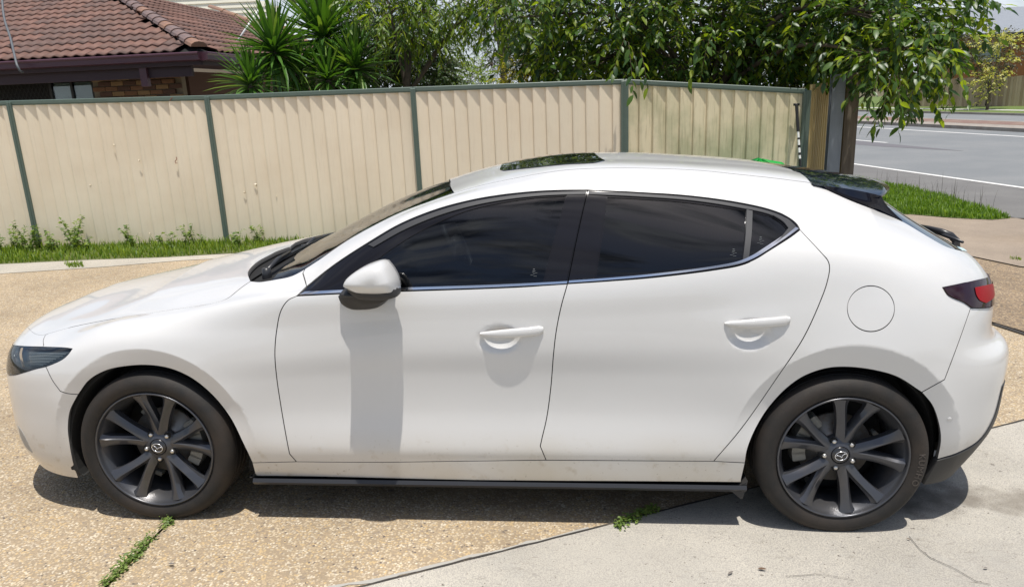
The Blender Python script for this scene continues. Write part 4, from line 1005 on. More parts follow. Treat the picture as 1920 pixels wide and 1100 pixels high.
def scratchy(m, layers):     # fine weathering: short dark veins and pits in patches
    n = m.node_tree; b = n.nodes['Principled BSDF']; last = b.inputs['Base Color'].links[0].from_socket; tc = n.nodes.new('ShaderNodeTexCoord')
    for (sc1, lo, hi, sc2, col, amt, st) in layers:
        mpn = n.nodes.new('ShaderNodeMapping'); mpn.inputs['Scale'].default_value = st; mpn.inputs['Rotation'].default_value = (0, 0, .3); n.links.new(tc.outputs['Object'], mpn.inputs['Vector'])
        t = n.nodes.new('ShaderNodeTexNoise'); t.inputs['Scale'].default_value = sc1; t.inputs['Detail'].default_value = 8; t.inputs['Roughness'].default_value = .75; t.inputs['Distortion'].default_value = .6; n.links.new(mpn.outputs[0], t.inputs['Vector'])
        r = n.nodes.new('ShaderNodeMapRange'); r.inputs['From Min'].default_value = lo; r.inputs['From Max'].default_value = hi; r.inputs['To Max'].default_value = amt; n.links.new(t.outputs['Fac'], r.inputs['Value'])
        t2 = n.nodes.new('ShaderNodeTexNoise'); t2.inputs['Scale'].default_value = sc2; t2.inputs['Detail'].default_value = 4; n.links.new(tc.outputs['Object'], t2.inputs['Vector'])
        r2 = n.nodes.new('ShaderNodeMapRange'); r2.inputs['From Min'].default_value = .42; r2.inputs['From Max'].default_value = .62; n.links.new(t2.outputs['Fac'], r2.inputs['Value'])
        mu = n.nodes.new('ShaderNodeMath'); mu.operation = 'MULTIPLY'; n.links.new(r.outputs[0], mu.inputs[0]); n.links.new(r2.outputs[0], mu.inputs[1])
        x = n.nodes.new('ShaderNodeMix'); x.data_type = 'RGBA'; x.inputs['B'].default_value = (*col, 1); n.links.new(mu.outputs[0], x.inputs['Factor']); n.links.new(last, x.inputs['A']); last = x.outputs['Result']
    n.links.new(last, b.inputs['Base Color'])
scratchy(CONC, [(14, .56, .66, 1.6, (.17, .15, .12), .75, (1, 2.6, 1)), (5, .5, .7, .8, (.36, .345, .31), .7, (1, 1, 1)), (40, .60, .68, 2.5, (.12, .10, .08), .7, (1, 1.6, 1))])
scratchy(AGG, [(4, .52, .68, .9, (.24, .17, .10), .55, (1, 1.4, 1)), (1.4, .5, .7, .5, (.52, .40, .25), .5, (1, 1, 1))])
CONC2 = concrete_mat('brown_concrete', (.36, .29, .22), (.3, .25, .2), [((6.3, 5.6), (1.2, .5), (.25, .19, .13), .7)])
ASPH = mat('asphalt', (.19, .20, .205), rough=.85, noise=[(.5, 4, .4, .65, (.235, .24, .24), .8), (120, 2, .5, .7, (.10, .10, .10), .5)])
ASPH2 = mat('asphalt_shoulder', (.16, .155, .15), rough=.9, noise=[(1.2, 5, .4, .7, (.20, .195, .185), .8), (120, 2, .5, .7, (.08, .08, .08), .5)])
ROADPAINT = mat('road_paint', (.74, .73, .70), rough=.7, noise=[(14, 5, .5, .75, (.40, .40, .39), .6)])
SOIL = mat('soil', (.13, .10, .06), rough=1, noise=[(5, 5, .4, .7, (.07, .09, .03), .8)])
LAWN = mat('lawn', (.10, .16, .035), rough=1, noise=[(3, 6, .35, .7, (.19, .22, .06), .8), (40, 3, .4, .7, (.05, .08, .02), .6)])
def sheet(name, poly, mt, dz, kind='structure', res=.25, parent=None):
    """a flat polygon draped over the ground, dz above it"""
    P = np.array([(p[0], p[1]) for p in poly]); lo, hi = P.min(0), P.max(0); n = len(P)
    B = []
    for i in range(n):
        a, b = P[i], P[(i+1) % n]; k = max(1, int(np.linalg.norm(b-a)/res)); B += [a+(b-a)*t/k for t in range(k)]
    gx, gy = np.meshgrid(np.arange(lo[0], hi[0], res), np.arange(lo[1], hi[1], res)); G = np.stack([gx.ravel(), gy.ravel()], 1)
    Bn = np.array(B); G = G[inpoly(Bn, G)]
    if len(G): G = G[np.array([np.min(np.sum((Bn-g)**2, 1)) for g in G]) > (res*.4)**2]
    r = delaunay_2d_cdt([Vector(map(float, p)) for p in list(B)+list(G)], [(i, (i+1) % len(B)) for i in range(len(B))], [], 0, 1e-5, False)
    V2 = np.array([tuple(q) for q in r[0]]); F = np.array([f for f in r[2] if len(f) == 3]); F = F[inpoly(Bn, V2[F].mean(1))]
    a = V2[F]; ar = np.cross(a[:, 1]-a[:, 0], a[:, 2]-a[:, 0]); F[ar < 0] = F[ar < 0][:, ::-1]
    V = [(x, y, float(ground_z(x, y))+dz) for x, y in V2]
    o = obj(name, V, F, mt, parent); 
    if kind: tag(o, kind=kind)
    return o
# base terrain: fine near, coarse far, one sheet
xs = np.unique(np.concatenate([np.linspace(-300, -16, 10), np.linspace(-14, 14, 113), np.linspace(16, 300, 20)])); ys = np.unique(np.concatenate([np.linspace(-60, -8, 6), np.linspace(-6, 12, 73), np.linspace(14, 400, 24)]))
V = [(x, y, float(ground_z(x, y))-.012) for x in xs for y in ys]; ny = len(ys); F = [(i*ny+k, (i+1)*ny+k, (i+1)*ny+k+1, i*ny+k+1) for i in range(len(xs)-1) for k in range(ny-1)]
tag(obj('ground', V, F, SOIL), kind='structure')
g2 = lambda *p: tuple(gp(*p)[:2])
stripA, stripB, stripC = g2(0, 512), g2(200, 499), g2(345, 487)
# driveway of exposed aggregate in bays, with weedy joints between them
jx0, jx1 = g2(320, 975), g2(200, 1098)
dj = (np.array(jx1)-np.array(jx0)); dj /= np.linalg.norm(dj)
jt_top = np.array(jx0)-dj*4.9; jt_bot = np.array(jx1)+dj*2.5
cl0, cl1 = np.array(g2(680, 1100)), np.array(g2(1920, 788)); cd = (cl1-cl0)/np.linalg.norm(cl1-cl0)
cA = cl0-cd*3.0; cB = cl1+cd*2.2
e = .006
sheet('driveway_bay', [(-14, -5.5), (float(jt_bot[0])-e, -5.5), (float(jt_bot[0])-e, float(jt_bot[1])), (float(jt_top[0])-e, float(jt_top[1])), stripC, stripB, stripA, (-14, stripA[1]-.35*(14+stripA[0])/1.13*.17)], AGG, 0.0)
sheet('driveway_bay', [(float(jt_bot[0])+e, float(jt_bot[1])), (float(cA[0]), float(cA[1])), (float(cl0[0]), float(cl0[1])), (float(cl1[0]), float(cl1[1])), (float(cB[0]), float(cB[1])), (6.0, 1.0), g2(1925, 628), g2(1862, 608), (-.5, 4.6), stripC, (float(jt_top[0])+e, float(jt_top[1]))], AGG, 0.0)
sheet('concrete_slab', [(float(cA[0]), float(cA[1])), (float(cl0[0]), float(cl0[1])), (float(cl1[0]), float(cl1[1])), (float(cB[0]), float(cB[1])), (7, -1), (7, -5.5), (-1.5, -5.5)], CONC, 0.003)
sheet('yard_bounce_sheet', [(-22, 8.5), (3, 7.5), (3, 26), (-22, 26)], mat('pale_bounce_sheet', (.50, .46, .38), rough=.9, noise=[(1.5, 4, .4, .7, (.40, .36, .29), .7)]), .004, res=1.5)  # unseen pale sheet added to bounce sun onto the house wall and gable
JM = mat('joint_filler', (.05, .045, .04), rough=1)
def ribbon(name, pts, wd, mt, dz, tagk='structure', wob=0):
    P = [np.array(p[:2], float) for p in pts]; V = []; F = []
    if wob:
        Q = cat_rom(P, .05); rs = np.random.RandomState(3); P = [q+rs.normal(0, wob, 2) for q in Q]
    for i, p in enumerate(P):
        t = P[min(i+1, len(P)-1)]-P[max(i-1, 0)]; t /= np.linalg.norm(t)+1e-9; nn = np.array([-t[1], t[0]])*wd/2*(1 if not wob else np.random.uniform(.5, 1.3))
        for q in (p-nn, p+nn): V.append((q[0], q[1], float(ground_z(*q))+dz))
    F = [(2*i, 2*i+2, 2*i+3, 2*i+1) for i in range(len(P)-1)]
    o = obj(name, V, F, mt); tag(o, kind=tagk); return o
def dens(a, b, n=30): a, b = np.array(a, float), np.array(b, float); return [a+(b-a)*t for t in np.linspace(0, 1, n)]
ribbon('slab_joint', dens(cA, cB, 60), .009, JM, .0065, wob=.0012)
cnn = np.array([-cd[1], cd[0]])
ribbon('cement_smear', [cl0-cd*.35+cnn*.03, cl0-cd*.1+cnn*.035, cl0+cd*.1+cnn*.022, cl0+cd*.5+cnn*.015, cl0+cd*.9+cnn*.008], .020, mat('cement_smear', (.38, .365, .33), rough=.9), .0022, wob=.005)
ribbon('slab_joint', dens(g2(1862, 608), g2(1930, 630), 10), .045, JM, .008)
ribbon('ground_crack', [g2(1702, 1008), g2(1722, 1030), g2(1745, 1048), g2(1790, 1068), g2(1830, 1092), g2(1860, 1099)], .004, JM, .008, wob=.003)
ribbon('ground_crack', [g2(1470, 1083), g2(1530, 1078), g2(1600, 1089)], .002, JM, .008, wob=.003)
# darker drive towards the street, smooth apron, kerb strip along the fence
sheet('driveway_apron', [g2(1700, 470), g2(1815, 479), g2(1915, 500), (8.2, 3.2), (7.9, 6.6), g2(1900, 409), g2(1800, 402), g2(1690, 398), (3.6, 6.2), (1.2, 4.6)], CONC2, .004)
sheet('driveway_bay', [g2(1862, 604), g2(1925, 623), (8, 1.0), (8.2, 3.15), g2(1915, 502), g2(1815, 481), (2.2, 4.4), (1.0, 3.6)], AGG2, .003)
sheet('fence_edging', [(stripA[0], stripA[1]-.05), (stripB[0], stripB[1]-.05), (stripC[0], stripC[1]-.05), (-1.0, 5.0), (-1.0, 5.35), tuple(np.array(g2(310, 483))), g2(160, 488), g2(0, 495), (-14, 5.6), (-14, stripA[1]-.5)], concrete_mat('edging_concrete', (.50, .46, .38), (.3, .3, .3)), .0045)
# ---- street: n = distance across, s = distance along
rd = np.array([.215, -.9766]); rn = np.array([.9766, .215])
def sn(s, n): return tuple(rd*s+rn*n)
def band(name, n0, n1, mt, dz, s0=-75, s1=14, h=0):
    V = []; k = 24
    for s in np.linspace(s0, s1, k):
        for n in (n0, n1): x, y = sn(s, n); V.append((x, y, -.24+dz))
    F = [(2*i, 2*i+1, 2*i+3, 2*i+2) for i in range(k-1)]
    if h:
        o = len(V); V += [(x, y, z-h) for x, y, z in V]; F += [(2*i, 2*i+2, o+2*i+2, o+2*i) for i in range(k-1)]+[(2*i+1, o+2*i+1, o+2*i+3, 2*i+3) for i in range(k-1)]
    return tag(obj(name, V, F, mt), kind='structure')
band('road_shoulder', 8.0, 10.35, ASPH2, .004); band('road', 10.35, 20.7, ASPH, .0045)
band('road_marking', 10.30, 10.42, ROADPAINT, .009); band('road_marking', 19.10, 19.26, ROADPAINT, .009)
band('road_marking', 14.75, 14.87, ROADPAINT, .009, s0=-45, s1=-18.2)
KERB = mat('kerb_concrete', (.33, .30, .26), rough=.9, noise=[(3, 5, .4, .7, (.22, .17, .14), .8)])
PAVE = mat('median_paving', (.20, .12, .10), rough=.95, noise=[(2, 5, .4, .7, (.30, .24, .18), .7)])
band('median_kerb', 20.7, 21.9, KERB, .13, h=.2); band('median_paving', 21.9, 23.4, PAVE, .135, h=.2); band('median_kerb', 23.4, 23.7, KERB, .14, h=.2)
band('far_road', 23.7, 29.0, ASPH, .004); band('far_kerb', 29.0, 29.2, KERB, .11, h=.2); band('far_verge', 29.2, 90, LAWN, .10); band('footpath', 31.2, 32.0, mat('path_concrete', (.50, .49, .45), rough=.9), .107)
ribbon('tar_patch', [(8.0, 24.8), (9.5, 20.5), (10.3, 17.9)], 1.1, mat('dark_patch', (.13, .12, .125), rough=.9), .0105) if False else None
V = [sn(-24.5, 13.2), sn(-24.5, 14.6), sn(-20, 14.65), sn(-14.5, 14.5), sn(-17, 13.8)]
tag(obj('tar_patch', [(x, y, -.24+.0085) for x, y in V], [(0, 1, 2, 3, 4)][::-1], mat('dark_patch', (.145, .14, .15), rough=.9)), kind='structure')

# ================================================================== BOUNDARY FENCE
CREAM = mat('cream_steel_sheet', (.84, .735, .565), rough=.5, noise=[(1.3, 4, .45, .75, (.74, .62, .455), .6), (45, 3, .55, .8, (.64, .53, .39), .35, (1, 1, .08))])
MOSSY = mat('weathered_cream_sheet', (.80, .70, .48), rough=.55, noise=[(1.7, 6, .44, .62, (.38, .39, .22), .65, (1, 1, .7)), (40, 4, .5, .7, (.30, .26, .14), .45, (1, 1, .06))])
GREEN = mat('grey_green_steel', (.105, .145, .12), rough=.42, noise=[(6, 4, .5, .8, (.13, .18, .15), .6)])
fence = empty('boundary_fence', (0, 0, 0)); tag(fence, 'cream corrugated steel fence with grey green posts and top rail behind the white car', 'fence')
p2 = atd(390, 180, 9.15); p4 = atd(1170, 150, 8.75); fd = (p4-p2)[:2]; fd /= np.linalg.norm(fd); fn = np.array([-fd[1], fd[0]])
def onfence(px, py):         # the point of a pixel's ray in the fence plane
    d = rayw(px, py); t = ((p2-CW)[:2]@fn)/(d[:2]@fn); return CW+t*d
tops = [onfence(-345, 203), onfence(20, 190), onfence(390, 180), onfence(775, 164.5), onfence(1171, 150), onfence(1512, 168)]
def base_z(P): return -.06 if P[0] < 1 else -.06-.18*min(1, (P[0]-1)/3)
F_OFF = 0.0
def sheet_panel(a, b, za, zb, mt, dents=()):
    """trapezoidal-rib sheet between plan points a and b, tops za, zb"""
    a2, b2 = np.array(a[:2]), np.array(b[:2]); L_ = np.linalg.norm(b2-a2); d = (b2-a2)/L_; nn = np.array([-d[1], d[0]])
    pitch = .158; prof = []; x = 0.0
    while x < L_:
        for (dx, h) in ((0, 0), (.010, .0), (.018, -.026), (.034, -.029), (.085, -.018), (.146, -.002)):
            if x+dx < L_: prof.append((x+dx, h))
        x += pitch
    prof.append((L_, 0)); V = []; nz_ = 9
    for (s, h) in prof:
        P = a2+d*s+nn*h*1.0; t = s/L_; zt = za+(zb-za)*t-.03; zb_ = base_z(P)+.05
        for k in range(nz_):
            q = k/(nz_-1); z = zb_+(zt-zb_)*q; bow = .010*math.sin(math.pi*q)*math.sin(s*5+a[0]); V.append((P[0]+nn[0]*bow, P[1]+nn[1]*bow, z))
    F = [(i*nz_+k, i*nz_+k+1, (i+1)*nz_+k+1, (i+1)*nz_+k) for i in range(len(prof)-1) for k in range(nz_-1)]
    return obj('fence_sheet', V, F, mt, fence)
f3 = lambda P, z: (float(P[0]), float(P[1]), float(z))
sheets = []
for i in range(5):
    a, b = tops[i], tops[i+1]
    sheets.append(sheet_panel(a, b, a[2], b[2], CREAM if i < 4 else MOSSY))
for i, Tp in enumerate(tops):
    mb = MB(); b0 = base_z(Tp)-.05; zc = (Tp[2]+b0)/2; Rz = Matrix.Rotation(math.atan2(fd[1], fd[0]), 3, 'Z')
    o3 = np.array([-fn[0], -fn[1], 0])*.03
    ww = .062 if i < 4 else .085
    mb.box(np.array([Tp[0], Tp[1], zc])+o3, (ww, .05, Tp[2]-b0-.02), Rz, bev=.006)
    mb.box(np.array([Tp[0], Tp[1], zc])+o3*1.9, (.016, .012, Tp[2]-b0-.03), Rz)
    mb.build('post', GREEN, fence)
    if i < 5:
        Tn = tops[i+1]; mid = (Tp+Tn)/2; L_ = np.linalg.norm(Tn-Tp); dv = Vector(Tn-Tp); q = dv.to_track_quat('X', 'Z').to_matrix()
        mb = MB(); mb.box(mid+np.array([0, 0, -.018])+o3*.2, (L_-.004, .058, .052), q, bev=.007); mb.box(mid+np.array([0, 0, -.046])+o3*.75, (L_-.03, .014, .012), q); mb.build('top_rail', GREEN, fence)
        bm_ = np.array([mid[0], mid[1], (base_z(Tp)+base_z(Tn))/2+.045]); dv2 = Vector((Tn[0]-Tp[0], Tn[1]-Tp[1], base_z(Tn)-base_z(Tp))); mb = MB(); mb.box(bm_, (L_-.07, .05, .06), dv2.to_track_quat('X', 'Z').to_matrix()); mb.build('bottom_rail', GREEN, fence)
DENT = mat('dent_cream', (.72, .63, .47), rough=.4)  # dents a little darker than the cream sheet
for (px, py, si) in ((217, 272, 1), (263, 301, .8), (172, 347, 1), (192, 341, 1.1), (460, 360, .8), (481, 346, 1.3), (283, 437, .6), (520, 367, .4)):
    P = onfence(px, py); mb = MB(); rs = np.random.RandomState(int(px)); k = 9; V = [P-np.array([fn[0], fn[1], 0])*.006]; r0 = .034*si
    for q in range(k): a_ = 2*math.pi*q/k; r_ = r0*(1.0 if q % 2 else .35)*rs.uniform(.7, 1.2); V.append(P+np.array([fd[0]*r_*math.cos(a_), fd[1]*r_*math.cos(a_), r_*.7*math.sin(a_)])-np.array([fn[0], fn[1], 0])*(.024))
    V[0] = P-np.array([fn[0], fn[1], 0])*.036
    obj('dent', V, [(0, 1+q, 1+(q+1) % k)[::-1] for q in range(k)], DENT, sheets[1 if px < 385 else 2])
RUST = mat('rust', (.28, .09, .05), rough=.8)
for pts in (((331, 302), (334, 298), (333, 294)), ((331, 302), (332, 306), (335, 305)), ((321, 189), (324, 185), (326, 183))):
    mb = MB(); mb.tube([onfence(*p)-np.array([fn[0], fn[1], 0])*.035 for p in pts], .004, 5); mb.build('rust_mark', RUST, sheets[1])
# return panel towards the street, steel and timber posts
Rt0 = onfence(1519, 154); d_r = atd(1556, 158, 9.9)
sr = sheet_panel(Rt0, (d_r[0], d_r[1], 0), Rt0[2], Rt0[2]+.02, mat('yellowed_cream_sheet', (.60, .47, .22), rough=.5, noise=[(30, 4, .5, .7, (.42, .33, .15), .6, (1, 1, .08))]))
STEELP = mat('galvanised_post', (.25, .28, .32), rough=.5, metal=.5, noise=[(12, 5, .4, .7, (.16, .18, .21), .7, (1, 1, .2))])
TIMB = mat('grey_timber', (.20, .17, .13), rough=.85, noise=[(22, 6, .4, .7, (.11, .09, .07), .8, (1, 1, .08))], bump=(30, .3, .004, (1, 1, .08)))
def post_thing(name, label, cat_, px0, px1, top, d, mt, shape, dep=.11):
    C_ = atd((px0+px1)/2, 230, d); z0 = float(ground_z(C_[0], C_[1]))-.05; w_ = (px1-px0)/FOC*d; zt = atd((px0+px1)/2, top, d)[2]
    root = empty(name, (C_[0], C_[1], z0)); tag(root, label, cat_)
    h = zt-z0; Rz = Matrix.Rotation(-YAW*0-.07, 3, 'Z')
    if shape == 'I':
        for (nm, c, dd) in (('flange', (0, -dep/2, h/2), (w_, .010, h)), ('flange', (0, dep/2, h/2), (w_, .010, h)), ('web', (0, 0, h/2), (.010, dep-.01, h))):
            mb = MB(); mb.box(np.array(Rz @ Vector(c)), dd, Rz, bev=.002); mb.build(nm, mt, root)
        mb = MB(); mb.box((0, -dep/2-.008, h-.15), (w_*.6, .006, .12), Rz, bev=.002); mb.build('bracket', mt, root)
    else:
        mb = MB(); mb.box((0, 0, h/2), (w_, dep, h), Rz, bev=.008); mb.build('timber_post', mt, root)
        for zz in (.25, h*.55, h-.2): mb = MB(); mb.lathe([(0, .004), (.012, .003), (.012, -.004)], 8, c=(.0, -dep/2*1.0, zz)); mb.build('bolt', STEELP, root)
    return root
post_thing('steel_post', 'galvanised grey steel post standing between the cream fence end and the timber post', 'post', 1554, 1577, 140, 8.75, STEELP, 'I')
post_thing('timber_post', 'weathered grey timber post at the street end of the cream fence', 'post', 1580, 1603, 138, 8.95, TIMB, 'T', .16)
# black and white banded pole leaning on the fence
bt = onfence(1489, 196); bb = onfence(1492, 330); fo3 = np.array([-fn[0], -fn[1], 0]); 
st = empty('banded_pole', tuple(bb+fo3*.5+np.array([0, 0, float(ground_z(bb[0], bb[1]))-bb[2]]))); tag(st, 'black and white banded pole with short crossbar leaning on the mossy fence end', 'pole')
PB = mat('pole_black', (.015, .015, .015), rough=.5); PW = mat('pole_white', (.75, .75, .73), rough=.5)
b0 = np.array(st.location); top_ = bt+fo3*.09; L_ = np.linalg.norm(top_-b0)
def polept(f): return top_+(b0-top_)*f
cuts = [(0, .20, PB), (.20, .245, PW), (.245, .26, PB), (.26, .30, PW), (.30, .32, PB), (.32, .355, PW), (.355, .375, PB), (.375, .40, PW), (.40, 1, PB)]
def loc(P): return tuple(np.array(P)-b0)
for a_, b_, m_ in cuts: mb = MB(); mb.tube([loc(polept(a_)), loc(polept(b_))], .018 if m_ is PB and a_ == 0 else .014, 10); mb.build('pole_band', m_, st, False)
mb = MB(); mb.tube([loc(top_-np.array([fd[0], fd[1], 0])*.032), loc(top_+np.array([fd[0], fd[1], 0])*.032)], .014, 8); mb.build('crossbar', PB, st, True)
# green plastic bag behind the roof line
GB = mat('green_plastic', (.02, .32, .06), rough=.25)
c = atd(1425, 312, 8.35); zb = float(ground_z(c[0], c[1])); rs = np.random.RandomState(4); V = []; F = []; nu, nv = 26, 14
hh = c[2]+.075-zb
for i in range(nv):
    t = i/(nv-1)
    for k in range(nu):
        a_ = 2*math.pi*k/nu; r = (.42*(1-t**3)**.5+.02)*(1+.10*math.sin(5*a_+t*6)+.05*rs.randn()*.6)
        V.append((c[0]+r*1.15*math.cos(a_), c[1]+r*.6*math.sin(a_), zb+hh*(t**.7)*(1+.015*rs.randn())))
F = [(i*nu+k, i*nu+(k+1) % nu, (i+1)*nu+(k+1) % nu, (i+1)*nu+k) for i in range(nv-1) for k in range(nu)]+[tuple((nv-1)*nu+k for k in range(nu))]
tag(obj('garden_bag', V, F, GB), 'bright green plastic garden bag standing at the foot of the fence behind the car roof', 'bag')

# ================================================================== HOUSES
def at_z(px, py, z):
    d = rayw(px, py); return CW+d*((z-CW[2])/d[2])
TILE = [mat('terracotta_tile_%s' % n_, c_, rough=.7, noise=[(7, 5, .4, .7, c2_, .7)], bump=(60, .3, .004)) for n_, c_, c2_ in (('red', (.165, .088, .066), (.125, .074, .060)), ('pink', (.195, .102, .076), (.145, .08, .066)), ('brown', (.145, .084, .068), (.10, .064, .055)))]
MAROON = mat('maroon_gutter', (.085, .035, .05), rough=.35)
house = empty('tiled_house', (0, 0, 0)); tag(house, 'brick house with red brown tiled hip roof and maroon gutter behind the fence', 'house')
zg = 2.52
A = at_z(377, 101, zg); Lf = at_z(0, 120, zg); fdir = (Lf-A)[:2]; fdir /= np.linalg.norm(fdir)
rdir = np.array([fdir[1], -fdir[0]]); 
if rdir[1] < 0: rdir = -rdir
RT = math.tan(R_(21.5))
def tile_mesh(mt):
    V = []; n = 14; w_, l_ = .385, .40
    for k in range(n+1):
        x = w_*k/n; h = .016*math.cos(4*math.pi*k/n)
        for (y, dz) in ((0, .0), (0, .018), (l_, .018-.0), (l_, 0)): V.append((x, y, h+dz+(.026 if y == 0 else 0)))
    F = []
    for k in range(n):
        a_, b_ = k*4, (k+1)*4
        F += [(a_, b_, b_+1, a_+1), (a_+1, b_+1, b_+2, a_+2), (a_+2, b_+2, b_+3, a_+3)]
    me = mesh('roof_tile', V, F, mt, True); return me
tm = [tile_mesh(m_) for m_ in TILE]
ntile = 0; expo = .335
def roof_face(origin, along, back, n_al, n_up, clipf, far_side=False):
    """rows of tiles: along = plan direction of the eave, back = plan direction up the slope"""
    global ntile
    al3 = Vector((along[0], along[1], 0)); up3 = Vector((back[0], back[1], RT)).normalized(); nr = al3.cross(up3)
    if nr.z < 0: al3 = -al3; nr = al3.cross(up3); sgn = -1
    else: sgn = 1
    Mx = Matrix((al3, up3, nr)).transposed()
    rest = MB()
    for j_ in range(n_up):
        for i in range(n_al):
            s = (i+.0)*.38 if sgn > 0 else -((-(i+1))*.38)
            o_ = Vector((origin[0], origin[1], zg+.05))+Vector((along[0], along[1], 0))*(i*.38+(0 if sgn > 0 else .38))+up3*(j_*expo-.06)
            cx_ = i*.38+.19; cy_ = (j_*expo+.1)
            if not clipf(cx_, cy_): continue
            px_, py_, dd = proj_w(np.array(o_)+np.array(al3)*.19)
            m4 = Matrix.Translation(o_) @ Mx.to_4x4() @ Euler((R_(random.uniform(-.5, .5)), R_(random.uniform(-.6, .6)), 0)).to_matrix().to_4x4()
            if -40 < px_ < 1000 and -30 < py_ and ntile < 290:
                t_ = bpy.data.objects.new('roof_tile', random.choice(tm)); COL.objects.link(t_); t_.matrix_world = m4; t_.parent = house; ntile += 1
            else:
                me = tm[0]; rest.add([np.array(m4 @ v.co) for v in me.vertices], [tuple(p.vertices) for p in me.polygons])
    if rest.V:
        o = rest.build('roof_tile_field', TILE[0], house, True); tag(o, kind='stuff')
def proj_w(P):
    d = np.array(P, float)-CW; z = d@wF; return 960+FOC*(d@wR)/z, 550-FOC*(d@wU)/z, z
ins = lambda cx, cy: cx > cy*math.cos(math.atan(RT))+.10
roof_face(A-np.array([0, 0, 0]), fdir, rdir, 22, 13, ins)
roof_face(A, rdir, fdir, 24, 13, ins)
# roof deck below the tiles, hip caps, verge
up_f = np.array([rdir[0], rdir[1], RT]); up_r = np.array([fdir[0], fdir[1], RT]); h_ = 4.3
B3 = lambda p, z: np.array([p[0], p[1], z])
A3 = B3(A, zg+.02); Lx = A3+np.array([*(fdir*9), 0]); Rx = A3+np.array([*(rdir*9.0), 0]); apex = A3+np.array([*((fdir+rdir)*h_), h_*RT])
obj('roof_deck', [A3, Lx, Lx+np.array([*(rdir*h_), h_*RT]), apex, Rx, Rx+np.array([*(fdir*h_), h_*RT])], [(0, 1, 2, 3), (0, 3, 5, 4)], DARK, house)
hipd = (apex-A3)/np.linalg.norm(apex-A3); hl = np.linalg.norm(apex-A3)
def cap_mesh(mt, half=.125):
    m_ = MB(); V = []; 
    for y in (0, .42):
        for k in range(7): a_ = math.pi*k/6; V.append((half*math.cos(a_)*(1.05 if y == 0 else .95), y, .085*math.sin(a_)+(.02 if y == 0 else 0)))
    F = [(k, k+1, 8+k, 7+k) for k in range(6)]; F = [(k, 7+k, 8+k, k+1) for k in range(6)]+[tuple(range(7))]
    return mesh('ridge_tile', V, F, mt, False)
HC = [mat('hip_cap_a', (.20, .135, .12), rough=.7, noise=[(9, 5, .4, .7, (.15, .12, .12), .8)]), mat('hip_cap_b', (.28, .155, .10), rough=.7, noise=[(9, 5, .4, .7, (.2, .13, .11), .7)])]
cm = [cap_mesh(m_) for m_ in HC]
n_caps = int(hl/.36)
for i in range(min(n_caps, 15)):
    yv = Vector(hipd); xv = Vector((yv.y, -yv.x, 0)).normalized(); zv = xv.cross(yv)
    if zv.z < 0: xv = -xv; zv = xv.cross(yv)
    m4 = Matrix.Translation(Vector(A3+hipd*(i*.36+.05)+np.array([0, 0, .055]))) @ Matrix((xv, yv, zv)).transposed().to_4x4()
    t_ = bpy.data.objects.new('ridge_tile', cm[0 if i % 4 else 1]); COL.objects.link(t_); t_.matrix_world = m4; t_.parent = house
# verge at the far side of the right face
fv = at_z(455, 66, 3.3); vd = None
V0 = Rx; V1 = Rx+np.array([*(fdir*h_), h_*RT])
for i in range(24):
    yv = Vector((V1-V0)/np.linalg.norm(V1-V0)); xv = Vector((yv.y, -yv.x, 0)).normalized(); zv = xv.cross(yv)
    if zv.z < 0: xv = -xv; zv = xv.cross(yv)
    if i*.36 > np.linalg.norm(V1-V0): break
    m4 = Matrix.Translation(Vector(V0)+yv*i*.36+Vector((0, 0, .06))) @ Matrix((xv, yv, zv)).transposed().to_4x4()
    t_ = bpy.data.objects.new('ridge_tile', cm[1]); COL.objects.link(t_); t_.matrix_world = m4; t_.parent = house
def gutter(a, d, L_, name='gutter'):
    """quad-profile gutter along d from a"""
    d3 = np.array([d[0], d[1], 0]); nn = np.array([d[1], -d[0], 0]); 
    if nn@(CW-np.array(a)) < 0: nn = -nn
    prof = [(0, 0), (.02, .0), (.10, -.0), (.115, -.012), (.115, -.03), (.10, -.05), (.10, -.12), (.02, -.135), (0, -.135)]
    V = []; F = []
    for s in (0, L_):
        for (x, z) in prof: V.append(np.array(a)+d3*s+nn*x+np.array([0, 0, z+.01]))
    k = len(prof); F = [(i, i+1, k+i+1, k+i) for i in range(k-1)]+[tuple(range(k)), tuple(range(2*k-1, k-1, -1))]
    return obj(name, V, F, MAROON, house)
gutter(A3, fdir, 9); gutter(A3, rdir, 9)
WALLB = mat('brick_red_brown', (.20, .105, .06), rough=.9); WALLY = mat('brick_tan', (.27, .17, .09), rough=.9); WALLD = mat('brick_dark', (.11, .06, .045), rough=.9); MORT = mat('mortar', (.24, .20, .15), rough=1)
# eave soffit and beam
EV = mat('dark_maroon_beam', (.045, .025, .032), rough=.6); SOF = mat('cream_soffit', (.22, .19, .11), rough=.7)
ev = .95
inn = A3+np.array([*((fdir+rdir)*ev), -.16])
obj('soffit', [A3+np.array([0, 0, -.16]), Lx+np.array([0, 0, -.16]), Lx+np.array([*(rdir*ev), -.16]), inn, Rx+np.array([0, 0, -.16]), Rx+np.array([*(fdir*ev), -.16])], [(0, 1, 2, 3), (0, 3, 5, 4)], EV, house)
RzH = Matrix.Rotation(math.atan2(fdir[1], fdir[0]), 3, 'Z')
def hbox(nm, s0, s1, b0_, b1_, z0, z1, mt, bev=.004):
    c_ = A3[:2]+fdir*(s0+s1)/2+rdir*(b0_+b1_)/2; mb = MB(); mb.box((c_[0], c_[1], (z0+z1)/2), (abs(s1-s0), abs(b1_-b0_), abs(z1-z0)), RzH, bev=bev); return mb.build(nm, mt, house)
hbox('fascia_board', .0, 9, .0, .02, zg-.17, zg+.0, EV); _c = A3[:2]+rdir*4.5+fdir*.01; _m = MB(); _m.box((_c[0], _c[1], zg-.085), (.02, 9, .17), RzH); _m.build('fascia_board', EV, house)
hbox('verandah_beam', .25, 9, .10, .16, zg-.33, zg-.135, EV)
